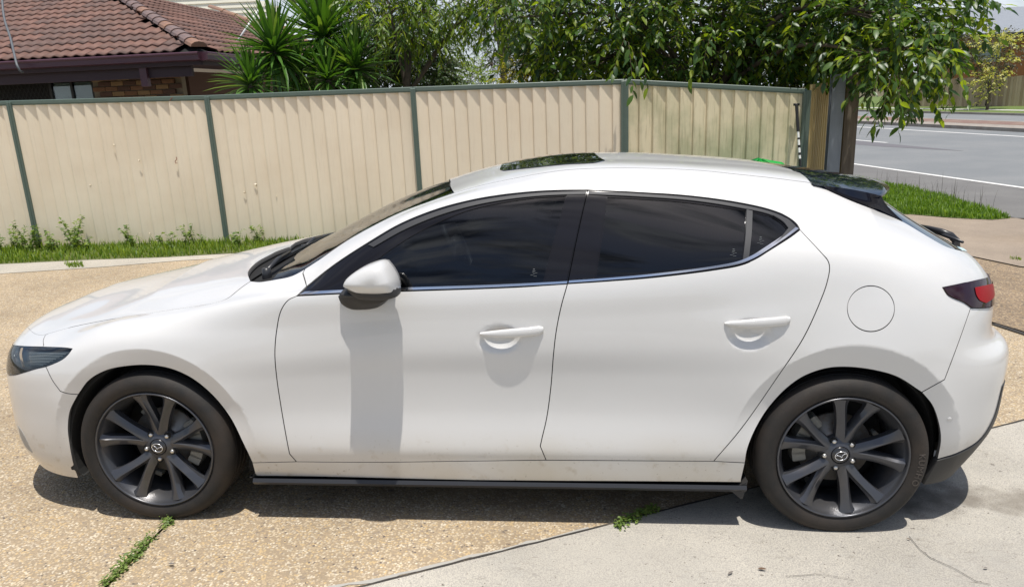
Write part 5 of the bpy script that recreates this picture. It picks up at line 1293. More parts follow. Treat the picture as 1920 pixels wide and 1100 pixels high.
hbox('beam_bracket', 1.00, 1.12, .04, .12, zg-.46, zg-.10, MAROON)
zw1 = zg-.20
for (s0, s1) in ((.95, 2.62), (4.62, 9.0)):
    hbox('wall_core', s0, s1, ev+.02, ev+.15, 0, zw1, MORT)
hbox('wall_core', 2.62, 4.62, ev+.02, ev+.15, 0, .9, MORT)
c_ = A3[:2]+fdir*(.95+.06)+rdir*5; mb = MB(); mb.box((c_[0], c_[1], zw1/2), (.12, 7.6, zw1), RzH); mb.build('side_wall', WALLD, house)
hbox('soffit_bead', .95, 1.0, ev-.02, ev-.0, zw1-.01, zw1+.02, SOF) if False else None
hbox('soffit_bead', 1.15, 2.62, ev-.03, ev-.005, zw1-.035, zw1-.01, SOF); hbox('soffit_bead', 4.62, 5.6, ev-.03, ev-.005, zw1-.035, zw1-.01, SOF)
bme = []
for m_ in (WALLB, WALLY, WALLD): mb = MB(); mb.box((0, 0, 0), (.226, .05, .072), bev=.004); bme.append(mb.mesh('brick', m_))
nb_ = 0
for r_i in range(5):
    for (s0, s1) in ((.95, 2.62), (4.62, 5.9)):
        s = s0+(.12 if r_i % 2 else 0)
        while s+.22 < s1+.02:
            c_ = A3[:2]+fdir*(s+.115)+rdir*(ev+.0+random.uniform(-.002, .002)); t_ = bpy.data.objects.new('brick', random.choices(bme, (5, 3, 3))[0]); COL.objects.link(t_)
            t_.matrix_world = Matrix.Translation((c_[0], c_[1], zw1-.075-r_i*.086)) @ RzH.to_4x4(); t_.parent = house; s += .238; nb_ += 1
# screen door and window behind the fence top
WG = mat('window_pane', (.20, .24, .23), rough=.05, coat=.5); CURT = mat('sheer_curtain', (.55, .57, .53), rough=.9); FRD = mat('dark_frame', (.02, .02, .02), rough=.4)
hbox('window_frame', 2.62, 4.62, ev+.03, ev+.07, zw1-.06, zw1, FRD); 
for s in (2.62, 3.03, 3.44, 4.60): hbox('window_frame', s, s+.045, ev+.03, ev+.07, .9, zw1-.06, FRD)
hbox('window_pane', 2.665, 3.03, ev+.055, ev+.06, .9, zw1-.06, glass_mat('house_glass', (.8, .85, .85)), 0); hbox('window_pane', 3.075, 3.44, ev+.055, ev+.06, .9, zw1-.06, bpy.data.materials['house_glass'], 0)
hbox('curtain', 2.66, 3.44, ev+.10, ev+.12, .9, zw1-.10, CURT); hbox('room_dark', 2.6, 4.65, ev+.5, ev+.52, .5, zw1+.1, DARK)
hbox('screen_door', 3.485, 4.60, ev+.05, ev+.06, .5, zw1-.06, mat('flyscreen', (.018, .018, .018), rough=.8))
lat = MB()
for i in range(14):
    for sg in (-1, 1):
        c_ = A3[:2]+fdir*(3.55+i*.078)+rdir*(ev+.04); lat.box((c_[0], c_[1], zw1-.28), (.008, .008, .42), RzH @ Matrix.Rotation(R_(28*sg), 3, 'Y'))
lat.build('door_lattice', FRD, house)
# conduit over the roof
mb = MB(); pts = [atd(3, -20, 12.9), atd(9, 40, 12.55), atd(20, 75, 12.3), atd(28, 108, 12.02), atd(33, 128, 11.9), atd(38, 139, 11.88), atd(44, 142, 12.0)]
q_ = mb.tube([p+np.array([0, 0, .05]) for p in cat_rom([tuple(p) for p in pts], .12)], .018, 8)
tag(mb.build('roof_conduit', mat('grey_conduit', (.12, .13, .14), rough=.5), None, True), 'grey conduit running down the tiled roof and over the maroon gutter at far left', 'conduit')
# neighbouring gable house
h2 = empty('gable_house', (0, 0, 0)); tag(h2, 'tan brick house with cream weatherboard gable rising behind the tiled roof', 'house')
D2 = 24.0
def w2(px, py, d=D2): return atd(px, py, d)
BOARD = mat('cream_weatherboard', (.86, .82, .68), rough=.6, noise=[(3, 4, .4, .7, (.78, .74, .62), .5)])
O2 = w2(480, 34); ex = wR.copy(); ex[2] = 0; ex /= np.linalg.norm(ex); ez = np.array([0, 0, 1.0]); ey = np.array([-ex[1], ex[0], 0])
for i in range(12):
    z0 = O2[2]+i*.165; xl = -5.8; xr = 1.1-i*.30 if i > 1 else .8
    V = []
    for x in (xl, xr):
        for (y, z) in ((.0, .17), (-.008, .165), (-.044, .0), (-.0, -.004)): V.append(O2+ex*x+ey*y+ez*(z0-O2[2]+z))
    obj('weatherboard', V, [(0, 1, 5, 4), (1, 2, 6, 5), (2, 3, 7, 6), (0, 3, 2, 1), (4, 5, 6, 7)], BOARD, h2)
mb = MB(); Rm = Matrix((Vector(ex), Vector(ey), Vector(ez))).transposed()
mb.box(O2+ex*(-2.6)+ez*(-1.8)+ey*.1, (6.8, .12, 3.55), Rm); mb.build('wall_core', MORT, h2)
BT = [mat('tan_brick_a', (.36, .22, .10), rough=.9), mat('tan_brick_b', (.29, .17, .08), rough=.9), mat('tan_brick_c', (.42, .28, .14), rough=.9)]; bms = []
for m_ in BT: mb = MB(); mb.box((0, 0, 0), (.228, .03, .074), bev=0); bms.append(mb.mesh('brick', m_))
for r_i in range(13):
    for i in range(12):
        x = -1.9+i*.24+(.12 if r_i % 2 else 0); P = O2+ex*x+ez*(-.06-r_i*.086)+ey*.03
        t_ = bpy.data.objects.new('brick', random.choice(bms)); COL.objects.link(t_); t_.matrix_world = Matrix.Translation(P) @ Rm.to_4x4(); t_.parent = h2
V = []; v0, v1 = O2+ex*(-2.8)+ez*1.85, O2+ex*2.7+ez*.05
for p in (v0, v1):
    for (y, z) in ((-.06, .0), (-.06, .22), (3.0, .22), (3.0, 0)): V.append(p+ey*y+ez*z)
obj('roof', V, [(0, 1, 5, 4), (1, 2, 6, 5), (0, 4, 7, 3)], mat('dark_grey_roof', (.035, .035, .04), rough=.5), h2)
# pale strut on the tiled roof
mb = MB(); a_, b_ = atd(441, 84, 14.6), atd(484, 20, 14.9); mb.tube([a_, b_], .022, 8)
ap_ = empty('roof_strut', tuple(a_)); tag(ap_, 'thin white metal strut with cross foot rising from the tiled roof beside the yucca', 'strut')
PWm = mat('white_metal', (.68, .69, .68), rough=.4); s_ = mb.build('strut_tube', PWm, ap_, True, loc=tuple(-a_)); mb = MB(); mb.tube([atd(424, 81, 14.6), atd(441, 85, 14.6), atd(456, 86, 14.6)], .02, 6); mb.tube([atd(437, 78, 14.5), atd(446, 90, 14.6)], .018, 6); mb.build('strut_foot', PWm, ap_, True, loc=tuple(-a_))

# far side of the street: paling fence, house
PAL = [mat('paling_%d' % i, c_, rough=.85, noise=[(9, 4, .4, .7, tuple(x*.75 for x in c_), .7, (1, 1, .15))]) for i, c_ in enumerate([(.52, .39, .26), (.44, .32, .21), (.58, .45, .31)])]
pf = empty('paling_fence', (0, 0, 0)); tag(pf, 'brown timber paling fence across the street behind the small tree', 'fence')
fa, fb_ = at_z(1925, 199, -.14), at_z(1690, 200, -.14); pd = (fb_-fa)[:2]; pl = np.linalg.norm(pd); pd /= pl; Rp = Matrix.Rotation(math.atan2(pd[1], pd[0]), 3, 'Z')
pms = []
for m_ in PAL: mb = MB(); mb.box((0, 0, .85), (.145, .02, 1.75), bev=0); pms.append(mb.mesh('paling', m_))
n_ = int((pl+2.5)/.158)
for i in range(min(n_, 150)):
    P = fa[:2]+pd*(-1.2+i*.158); t_ = bpy.data.objects.new('paling', random.choice(pms)); COL.objects.link(t_); t_.matrix_world = Matrix.Translation((P[0], P[1], -.16+random.uniform(-.03, .03))) @ Rp.to_4x4(); t_.parent = pf
for zz in (.35, 1.3):
    mb = MB(); c_ = fa[:2]+pd*pl/2-np.array([pd[1], -pd[0]])*(-.05); mb.box((c_[0], c_[1], zz), (pl+2, .04, .09), Rp); mb.build('rail', PAL[1], pf)
h3 = empty('grey_roof_house', (0, 0, 0)); tag(h3, 'orange brick house with grey roof across the street at the right edge', 'house')
def w3(px, py, d=52): return atd(px, py, d)
o3_ = w3(1790, 66); BR3 = mat('orange_brick', (.36, .14, .06), rough=.9, noise=[(3, 4, .4, .7, (.28, .12, .06), .7)])
Rm3 = Rm
mb = MB(); mb.box(o3_+ex*6.5+ez*(-1.6)+ey*1.0, (16, .3, 3.2), Rm); mb.build('wall', BR3, h3)
V = [o3_+ex*-2.0-ez*.0, o3_+ex*15+ez*0, o3_+ex*15+ez*2.1+ey*5, o3_+ex*-2.0+ez*2.1+ey*5]; GR3 = mat('grey_tile_roof', (.26, .28, .31), rough=.6, noise=[(30, 2, .4, .6, (.20, .22, .25), .6, (.1, .1, 3))])
obj('roof', V, [(0, 1, 2, 3)], GR3, h3); mb = MB(); mb.box(o3_+ex*6.5-ez*.08, (17.2, .15, .2), Rm); mb.build('gutter', FRD, h3)
mb = MB(); mb.box(o3_+ex*3.0+ez*(-1.3)+ey*.83, (1.8, .06, 1.2), Rm); mb.build('window', WG, h3)
# ================================================================== PLANTS
def leaf_mat(name, c1, c2, trans=.35, rough=.35, hue=.5):
    m = bpy.data.materials.new(name); m.use_nodes = True; n = m.node_tree; b = n.nodes['Principled BSDF']; o = n.nodes['Material Output']
    oi = n.nodes.new('ShaderNodeNewGeometry'); r = n.nodes.new('ShaderNodeValToRGB'); r.color_ramp.elements[0].color = (*c1, 1); r.color_ramp.elements[1].color = (*c2, 1); r.color_ramp.elements[0].position = .15; r.color_ramp.elements[1].position = .95
    n.links.new(oi.outputs['Random Per Island'], r.inputs['Fac']); n.links.new(r.outputs[0], b.inputs['Base Color']); b.inputs['Roughness'].default_value = rough
    t = n.nodes.new('ShaderNodeBsdfTranslucent'); mxx = n.nodes.new('ShaderNodeMixShader'); mxx.inputs['Fac'].default_value = trans
    br = n.nodes.new('ShaderNodeVectorMath'); br.operation = 'MULTIPLY'; br.inputs[1].default_value = (1.9, 1.9, .5); n.links.new(r.outputs[0], br.inputs[0]); n.links.new(br.outputs[0], t.inputs['Color'])
    n.links.new(b.outputs[0], mxx.inputs[1]); n.links.new(t.outputs[0], mxx.inputs[2]); n.links.new(mxx.outputs[0], o.inputs['Surface']); return m
BARK = mat('bark', (.12, .095, .07), rough=.95, noise=[(18, 6, .4, .7, (.06, .05, .04), .8)], bump=(25, .5, .01))
TWIG = mat('twig', (.10, .075, .045), rough=.9)
def leaf_geo(L_, w_, fold=.25, droop=.2):
    """a pointed oval leaf along +x, folded at the midrib; 8 faces"""
    xs_ = [0, .18, .45, .75, 1.0]; ws_ = [.05, .75, 1.0, .68, .02]; V = []
    for x, ww in zip(xs_, ws_):
        z = -droop*L_*x*x
        V += [(x*L_, -ww*w_/2, z+fold*ww*w_/2), (x*L_, 0, z), (x*L_, ww*w_/2, z+fold*ww*w_/2)]
    F = []
    for i in range(4): F += [(3*i, 3*i+1, 3*i+4, 3*i+3), (3*i+1, 3*i+2, 3*i+5, 3*i+4)]
    return np.array(V), F
def leaf_geo_small(L_, w_):
    V = [(0, 0, 0), (.5*L_, -w_/2, .12*w_), (L_, 0, -.15*L_), (.5*L_, w_/2, .12*w_), (.5*L_, 0, -.02*L_)]
    return np.array(V), [(0, 1, 4), (1, 2, 4), (2, 3, 4), (3, 0, 4)]
def frame(d, roll):
    d = d/np.linalg.norm(d); up = np.array([0, 0, 1.0]) if abs(d[2]) < .95 else np.array([1.0, 0, 0]); y = np.cross(up, d); y /= np.linalg.norm(y); z = np.cross(d, y)
    c, s = math.cos(roll), math.sin(roll); return np.stack([d, c*y+s*z, -s*y+c*z], 1)
def sprig(rs, P, direc, length, nleaf, droop=.9):
    """returns the twig path and the leaf frames along it"""
    path = [P]; d = direc/np.linalg.norm(direc); seg = length/6
    for i in range(6):
        d = d+np.array([0, 0, -droop*.22]); d /= np.linalg.norm(d); path.append(path[-1]+d*seg)
    path = np.array(path); leaves = []
    for k in range(nleaf):
        t = (k+.6)/nleaf*6; i = min(5, int(t)); p = path[i]+(path[min(6, i+1)]-path[i])*(t-i); dd = path[min(6, i+1)]-path[i]; dd /= np.linalg.norm(dd)
        sd = np.cross(dd, [0, 0, 1.0]); sd /= np.linalg.norm(sd)+1e-9; sgn = 1 if k % 2 else -1
        ld = dd*.75+sd*sgn*rs.uniform(.5, 1.1)+np.array([0, 0, -rs.uniform(-.15, .6)])+rs.normal(0, .25, 3)
        leaves.append((p, frame(ld, rs.uniform(-.8, .8)), rs.uniform(.5, 1.2)))
    return path, leaves
def tree(name, label, cat_, blobs, trunk, lmat, L_, W_, n_sprig, droop=.9, nleaf=12, slen=.55, parts=0, seed=1, group=None, small=False, twigs=True, inner=.35, lmat2=None, hang=()):
    rs = np.random.RandomState(seed); base = np.array(trunk[0]); root = empty(name, tuple(base)); tag(root, label, cat_, group)
    mb = MB(); tp = cat_rom([tuple(p) for p in trunk[:-1]], .25); r0 = trunk[-1]; mb.tube([p-base for p in tp], list(np.linspace(r0, r0*.45, len(tp))), 10)
    tops_ = tp[-1]
    for (c, r, wgt) in blobs:      # limbs into each clump
        c = np.array(c); m1 = tops_*.5+c*.5+np.array([0, 0, .15])+rs.normal(0, .1, 3); pp = cat_rom([tuple(tp[int(len(tp)*.7)]), tuple(m1), tuple(c)], .2); mb.tube([p-base for p in pp], list(np.linspace(r0*.4, r0*.08, len(pp))), 6)
        for q in range(5):
            e_ = c+rs.normal(0, .45, 3)*np.array(r); pp = cat_rom([tuple(c*.6+m1*.4), tuple((c+e_)/2+rs.normal(0, .08, 3)), tuple(e_)], .2); mb.tube([p-base for p in pp], list(np.linspace(r0*.14, r0*.03, len(pp))), 5)
    mb.build('trunk', BARK, root, True)
    wsum = sum(b[2] for b in blobs); LV, LF = (leaf_geo_small(L_, W_) if small else leaf_geo(L_, W_)); allL = []; tw = MB(); specs = []
    for (c, r, wgt) in blobs:
        for _ in range(int(n_sprig*wgt/wsum)):
            v = rs.normal(size=3); v /= np.linalg.norm(v); rad = rs.uniform(inner, 1.0)**.6; P = np.array(c)+v*rad*np.array(r)*(1+.12*rs.randn())
            specs.append((P, v*np.array([1, 1, .6])+rs.normal(0, .35, 3), slen*rs.uniform(.6, 1.3), nleaf))
    for (P, d_, l_, n_) in hang: specs.append((np.array(P), np.array(d_, float), l_, n_))
    for (P, d_, l_, n_) in specs:
        path, lv = sprig(rs, P, d_, l_, n_, droop)
        if twigs: tw.tube([p-base for p in path[::2]], [.004, .003, .002, .0012][:len(path[::2])], 3, cap=False)
        allL += lv
    if parts:      # the largest-showing leaves are parts of their own
        sc_ = []
        for (p, fr, s) in allL:
            px_, py_, dd = proj_w(p); ok = 0 < px_ < 1920 and 0 < py_ < 330
            # favour leaves with nothing in front: near the camera and near the outline
            sc_.append(dd if ok else 1e3)
        order = np.argsort(sc_); pick = set(order[:parts].tolist())
    else: pick = set()
    bins = {}; leafme = mesh('leaf', LV, LF, lmat, True); leafme2 = mesh('leaf', LV, LF, lmat2 or lmat, True)
    V1, F1, V2, F2 = [], [], [], []
    for i, (p, fr, s) in enumerate(allL):
        alt = lmat2 is not None and rs.rand() < .30
        if i in pick:
            o = bpy.data.objects.new('leaf', leafme2 if alt else leafme); COL.objects.link(o)
            m4 = Matrix([list(fr[r_]*s)+[float((p-base)[r_])] for r_ in range(3)]+[[0, 0, 0, 1]]); o.parent = root; o.matrix_local = m4
        else:
            VV, FF = (V2, F2) if alt else (V1, F1); o_ = len(VV)*len(LV); VV.append((LV*s)@fr.T+(p-base)); FF.append(o_)
    for VV, FF, m_ in ((V1, F1, lmat), (V2, F2, lmat2)):
        if VV:
            A_ = np.concatenate(VV); F_ = [tuple(q+o_ for q in f) for o_ in FF for f in LF]
            tag(obj('foliage', A_, F_, m_, root, True), kind='stuff')
    if twigs: tag(tw.build('twigs', TWIG, root), kind='stuff')
    return root
G1 = leaf_mat('glossy_dark_leaf', (.022, .058, .012), (.078, .15, .022), .30, .40); G2 = leaf_mat('young_leaf', (.15, .24, .02), (.28, .34, .04), .5, .45)
def xyz(px, py, d): return tuple(atd(px, py, d))
def gz(P): return (P[0], P[1], float(ground_z(P[0], P[1])))
# main tree overhanging the fence end
t0 = gz(xyz(1330, 200, 10.2))
bl = [(xyz(1010, 25, 9.95), (.62, .7, .52), 1.2), (xyz(1140, 30, 9.8), (.85, .8, .62), 2.2), (xyz(1290, 35, 9.7), (.85, .8, .68), 2.4), (xyz(1440, 40, 9.6), (.85, .8, .66), 2.4), (xyz(1560, 20, 9.3), (.8, .8, .50), 2.2), (xyz(1660, 25, 8.4), (.50, .6, .50), 1.9), (xyz(1690, 110, 8.0), (.26, .45, .32), 1.3),
      (xyz(1740, 30, 8.3), (.22, .4, .26), .6), (xyz(1150, -190, 9.9), (1.7, 1.5, .6), 4.5), (xyz(1500, -190, 9.6), (1.7, 1.5, .6), 4.5), (xyz(1350, 110, 9.9), (1.9, .6, .38), 2.4), (xyz(1110, 115, 10.0), (.8, .5, .36), 1.2), (xyz(1500, 100, 9.5), (.6, .5, .26), 1.0)]
hang = []
rs = np.random.RandomState(21)
for (px, py, d, l, n) in ((1190, 110, 8.25, .62, 12), (1200, 130, 8.2, .45, 8), (1325, 100, 8.1, .55, 12), (1020, 40, 9.3, .7, 14), (1035, 60, 9.2, .55, 12), (1050, 20, 9.3, .8, 16), (1430, 90, 9.1, .5, 9), (1490, 100, 9.0, .5, 8), (1540, 110, 8.5, .62, 10), (1535, 130, 8.4, .45, 7), (1640, 120, 7.5, .5, 11), (1665, 170, 7.4, .62, 12), (1690, 180, 7.3, .55, 11), (1720, 160, 7.3, .6, 12), (1750, 140, 7.3, .6, 12), (1775, 120, 7.4, .6, 12), (1790, 60, 7.6, .75, 14), (1830, 20, 7.7, .55, 10), (1850, 12, 7.7, .45, 9), (1700, 80, 7.3, .7, 14), (1740, 70, 7.3, .7, 14), (1660, 60, 7.4, .7, 14), (1780, 190, 7.4, .35, 6), (1150, 20, 9.2, .6, 12), (1260, 10, 9.2, .6, 12), (1390, 20, 9.1, .6, 12), (1480, 10, 9.0, .6, 12)):
    for q in range(2):
        P = np.array(xyz(px-6+rs.uniform(-14, 14), py-34+rs.uniform(-10, 10), d+rs.uniform(-.1, .3))); hang.append((P, (rs.uniform(-.5, .5), rs.uniform(-.5, .2), -.9), l*rs.uniform(.75, 1.05), n))
tree('overhanging_tree', 'large glossy leaved tree drooping over the right end of the cream fence', 'tree', bl, [t0, (t0[0]+.05, t0[1], 1.0), (t0[0]-.1, t0[1]-.1, 2.1), .11], G1, .125, .052, 1900, droop=.55, nleaf=13, slen=.5, parts=290, seed=3, lmat2=G2, hang=hang)
# left drooping tree, lit from above
t1 = gz(xyz(760, 200, 11.5))
bl = [(xyz(735, 20, 11.0), (.55, .6, .5), 1.6), (xyz(800, 15, 11.2), (.6, .6, .45), 1.5), (xyz(880, 0, 11.3), (.6, .6, .38), 1.2), (xyz(960, 10, 11.0), (.5, .6, .35), .9), (xyz(700, -60, 11.2), (.8, .7, .5), 1.2)]
tree('drooping_tree', 'bright narrow leaved drooping tree between the yuccas and the sky gap', 'tree', bl, [t1, (t1[0], t1[1], 1.2), (t1[0]+.1, t1[1], 2.3), .09], leaf_mat('olive_leaf', (.04, .09, .016), (.14, .22, .03), .36, .42), .13, .034, 420, droop=1.1, nleaf=12, slen=.55, parts=0, seed=5, lmat2=G2)
DK = leaf_mat('dark_small_leaf', (.020, .045, .012), (.055, .10, .025), .25, .5)
t2 = gz(xyz(745, 200, 13.5))
tree('dark_leafed_tree', 'dark small leaved tree filling the space above the fence beside the yuccas', 'tree', [(xyz(700, 40, 13.5), (.7, .6, .8), 1.5), (xyz(745, 120, 12.8), (.8, .5, .5), 2.4), (xyz(800, 130, 13.2), (.4, .6, .42), 1.2), (xyz(640, 10, 13.3), (.7, .6, .8), 1.2), (xyz(690, 90, 12.2), (.45, .4, .6), 1.6), (xyz(780, 60, 13.0), (.5, .5, .4), 1.0)], [t2, (t2[0], t2[1], 1.4), (t2[0]+.1, t2[1], 2.4), .10], DK, .085, .04, 1250, droop=.3, nleaf=14, slen=.4, small=True, seed=6)
t3 = gz(xyz(850, 200, 14.5))
tree('shrub', 'bright green small leaved shrub just above the fence below the sky gap', 'shrub', [(xyz(835, 125, 14.5), (.40, .5, .38), 1), (xyz(880, 150, 14.2), (.5, .5, .26), 1), (xyz(810, 150, 14.0), (.4, .5, .3), 1)], [t3, (t3[0], t3[1], .8), (t3[0], t3[1], 1.5), .05], leaf_mat('bright_small_leaf', (.07, .14, .02), (.22, .30, .03), .4, .45), .07, .035, 330, droop=.2, nleaf=14, slen=.35, small=True, seed=8)
t4 = gz(xyz(985, 200, 12.5))
tree('shrub', 'yellow flushed shrub peeping over the fence below the dark trees', 'shrub', [(xyz(975, 140, 12.5), (.30, .4, .22), 1), (xyz(1005, 125, 12.6), (.2, .3, .16), .6)], [t4, (t4[0], t4[1], .8), (t4[0], t4[1], 1.6), .04], leaf_mat('yellow_leaf', (.20, .22, .02), (.45, .38, .03), .45, .45), .08, .035, 110, droop=.2, nleaf=12, slen=.3, small=True, seed=9)
t5 = gz(xyz(945, 200, 15.5))
tree('feathery_tree', 'dark feathery tree with fine twigs against the bright sky gap', 'tree', [(xyz(935, 60, 15.5), (.42, .5, .75), 1.4), (xyz(985, 60, 15.3), (.45, .5, .8), 1.5), (xyz(920, 135, 15.2), (.5, .5, .3), .8), (xyz(880, 20, 15.5), (.6, .5, .35), .6)], [t5, (t5[0], t5[1], 1.5), (t5[0]+.05, t5[1], 3.0), .11], leaf_mat('grey_green_needle', (.02, .035, .02), (.05, .075, .045), .2, .6), .10, .012, 620, droop=.5, nleaf=16, slen=.5, small=True, seed=11)
# hedge mass in the deep shade behind the fence
t6 = gz(xyz(1250, 200, 11.8))
tree('backing_tree', 'very dark dense tree in shade behind the overhanging tree', 'tree', [(xyz(1100, 60, 12.2), (1.1, .5, 1.1), 2), (xyz(1300, 60, 12.0), (1.2, .5, 1.1), 2), (xyz(1500, 60, 11.8), (1.1, .5, 1.0), 2), (xyz(1620, 90, 11.6), (.35, .4, .5), .6)], [t6, (t6[0], t6[1], 1.3), (t6[0]+.1, t6[1], 2.4), .12], DK, .13, .06, 1300, droop=.4, nleaf=12, slen=.5, small=True, seed=12)
# ---- yuccas: rosettes of stiff sword leaves, each leaf a part
YG = [leaf_mat('yucca_leaf_%d' % i, c_, c2_, .22, .38) for i, (c_, c2_) in enumerate([((.05, .13, .02), (.10, .22, .035)), ((.035, .095, .018), (.07, .16, .03)), ((.12, .22, .05), (.22, .32, .08))])]
def sword(mt, L_=.62, w_=.052, bend=.06):
    xs_ = [0, .15, .45, .75, .93, 1.0]; ws_ = [.6, .8, 1.0, .75, .3, .02]; V = []
    for x, ww in zip(xs_, ws_):
        z = -bend*L_*x**2.4; V += [(x*L_, -ww*w_/2, z+.28*ww*w_), (x*L_, 0, z), (x*L_, ww*w_/2, z+.28*ww*w_)]
    F = []
    for i in range(5): F += [(3*i, 3*i+1, 3*i+4, 3*i+3), (3*i+1, 3*i+2, 3*i+5, 3*i+4)]
    return mesh('leaf', V, F, mt, True)
YM = [[sword(m_, bend=b_) for b_ in (.03, .16, .4)] for m_ in YG]
def yucca(label, heads, base, seed, nl):
    rs = np.random.RandomState(seed); base = np.array(base); root = empty('yucca', tuple(base)); tag(root, label, 'yucca', None)
    for (c, R0, frac) in heads:
        c = np.array(c); mb = MB(); pp = cat_rom([tuple(base), tuple((base+c)/2+rs.normal(0, .05, 3)), tuple(c)], .15); mb.tube([p-base for p in pp], list(np.linspace(.09, .06, len(pp))), 9); mb.build('trunk', BARK, root, True)
        n = int(nl*frac)
        for i in range(n):
            t = (i+.5)/n; el = math.asin(1-1.45*t**.95) if 1-1.45*t > -1 else -.5; el = R_(88)-t*R_(140)+rs.normal(0, .07); az = i*2.39996+rs.normal(0, .12)
            d = np.array([math.cos(az)*math.cos(el), math.sin(az)*math.cos(el), math.sin(el)]); fr = frame(d, rs.normal(0, .15))
            s = R0/.58*(1-.18*abs(t-.5))*rs.uniform(.82, 1.12); kind = 2 if el < R_(-15) else (1 if el < R_(35) else 0)
            ci = 2 if rs.rand() < .12 else (0 if rs.rand() < .6 else 1)
            o = bpy.data.objects.new('leaf', YM[ci][kind]); COL.objects.link(o); p = c-base+np.array([0, 0, .12*(.5-t)*R0*2])+d*.03
            o.parent = root; o.matrix_local = Matrix([list(fr[r_]*s)+[float(p[r_])] for r_ in range(3)]+[[0, 0, 0, 1]])
def zb_(px, d): P = atd(px, 180, d); return (P[0], P[1], float(ground_z(P[0], P[1])))
yucca('yucca with a wide spiky head in front of the tiled roof corner', [(xyz(514, 98, 10.6), .66, .62), (xyz(470, 160, 10.3), .52, .38)], zb_(500, 10.5), 1, 290)
yucca('tallest yucca, its dark head reaching the top edge of the photo', [(xyz(606, 72, 11.3), .80, .66), (xyz(560, 140, 10.9), .55, .34)], zb_(600, 11.2), 2, 290)
yucca('lower yucca leaning right beside the dark trees', [(xyz(668, 130, 11.0), .62, .6), (xyz(615, 150, 10.8), .5, .4)], zb_(655, 11.0), 3, 270)
# small tree across the street
P = gp(1850, 210); t7 = (P[0], P[1], -.14); dd = proj_w(P)[2]
tree('street_tree', 'small slender tree with pale yellow blossom on the verge across the street', 'tree', [(xyz(1852, 150, dd), (.85, .7, .42), 1.2), (xyz(1875, 120, dd), (.7, .7, .4), .6), (xyz(1853, 172, dd), (.3, .3, .45), .5), (xyz(1860, 75, dd), (1.1, .8, .5), 1.2), (xyz(1895, 80, dd), (.6, .6, .5), .7)], [t7, (t7[0]+.05, t7[1], .6), (t7[0]+.1, t7[1], 1.4), .08], leaf_mat('pale_yellow_blossom', (.34, .34, .10), (.62, .58, .26), .4, .6), .16, .09, 210, droop=.1, nleaf=10, slen=.5, small=True, seed=15, lmat2=DK)
P = atd(1862, 100, 44); tree('shrub', 'grey brown bushy shrub behind the paling fence across the street', 'shrub', [(tuple(P), (1.4, .8, 1.2), 1), (xyz(1800, 100, 44), (1.3, .8, 1.0), 1)], [(P[0], P[1], -.1), (P[0], P[1], .8), (P[0], P[1], 1.4), .1], leaf_mat('greybrown_leaf', (.07, .07, .05), (.16, .15, .11), .2, .7), .2, .08, 300, droop=.2, nleaf=12, slen=.7, small=True, seed=16)

# ---- grass, weeds
def grass(name, label, region, n, hmin, hmax, mt, seed, kind='stuff', wd=.004, cat_=None, lean=.35):
    rs = np.random.RandomState(seed); V = []; F = []; poly = np.array(region); lo, hi = poly.min(0), poly.max(0); k = 0
    while k < n:
        p = lo+(hi-lo)*rs.rand(2)
        if not inpoly(region, p[None])[0]: continue
        cl_ = .55+.45*math.sin(p[0]*7.1+2*math.sin(p[1]*5))*math.sin(p[0]*2.3+1)
        h = rs.uniform(hmin, hmax)*(.6+.6*cl_); a = rs.uniform(0, 6.28); ln = rs.uniform(0, lean)*h*1.5; dx, dy = math.cos(a), math.sin(a); z = float(ground_z(p[0], p[1]))-.005; w_ = wd*rs.uniform(.7, 1.4); o = len(V)
        V += [(p[0]-dy*w_, p[1]+dx*w_, z), (p[0]+dy*w_, p[1]-dx*w_, z), (p[0]+dx*ln*.35+dy*w_*.8, p[1]+dy*ln*.35-dx*w_*.8, z+h*.6), (p[0]+dx*ln*.35-dy*w_*.8, p[1]+dy*ln*.35+dx*w_*.8, z+h*.6), (p[0]+dx*ln, p[1]+dy*ln, z+h)]
        F += [(o, o+1, o+2, o+3), (o+3, o+2, o+4)]; k += 1
    o = obj(name, V, F, mt); tag(o, label, cat_, None, kind); return o
GM = leaf_mat('grass_blade', (.09, .17, .018), (.25, .33, .045), .35, .5); GM2 = leaf_mat('verge_grass', (.085, .17, .02), (.22, .33, .05), .4, .5); WM = leaf_mat('weed_leaf', (.10, .17, .04), (.24, .32, .09), .35, .5)
fb1 = onfence(-120, 455); fb2 = onfence(760, 470)
s1, s2, s3, s4 = np.array(g2(-60, 500)), np.array(g2(160, 489)), np.array(g2(310, 484)), np.array(g2(420, 479))
fp = lambda px: tuple(np.array(onfence(px, 400)[:2])-fn*.03)
reg = [tuple(s1+[0, .04]), tuple(s2+[0, .03]), tuple(s3+[0, .03]), tuple(s4+[0, .1]), (-.9, 5.25), fp(900), fp(500), fp(200), fp(-120)]
sheet('fence_soil', reg, mat('strip_soil', (.12, .13, .045), rough=1, noise=[(9, 5, .4, .7, (.06, .09, .02), .8)]), .006)
grass('fence_grass', 'bright green grass growing along the foot of the cream fence', reg, 7000, .03, .12, GM, 31, wd=.006, cat_='grass')
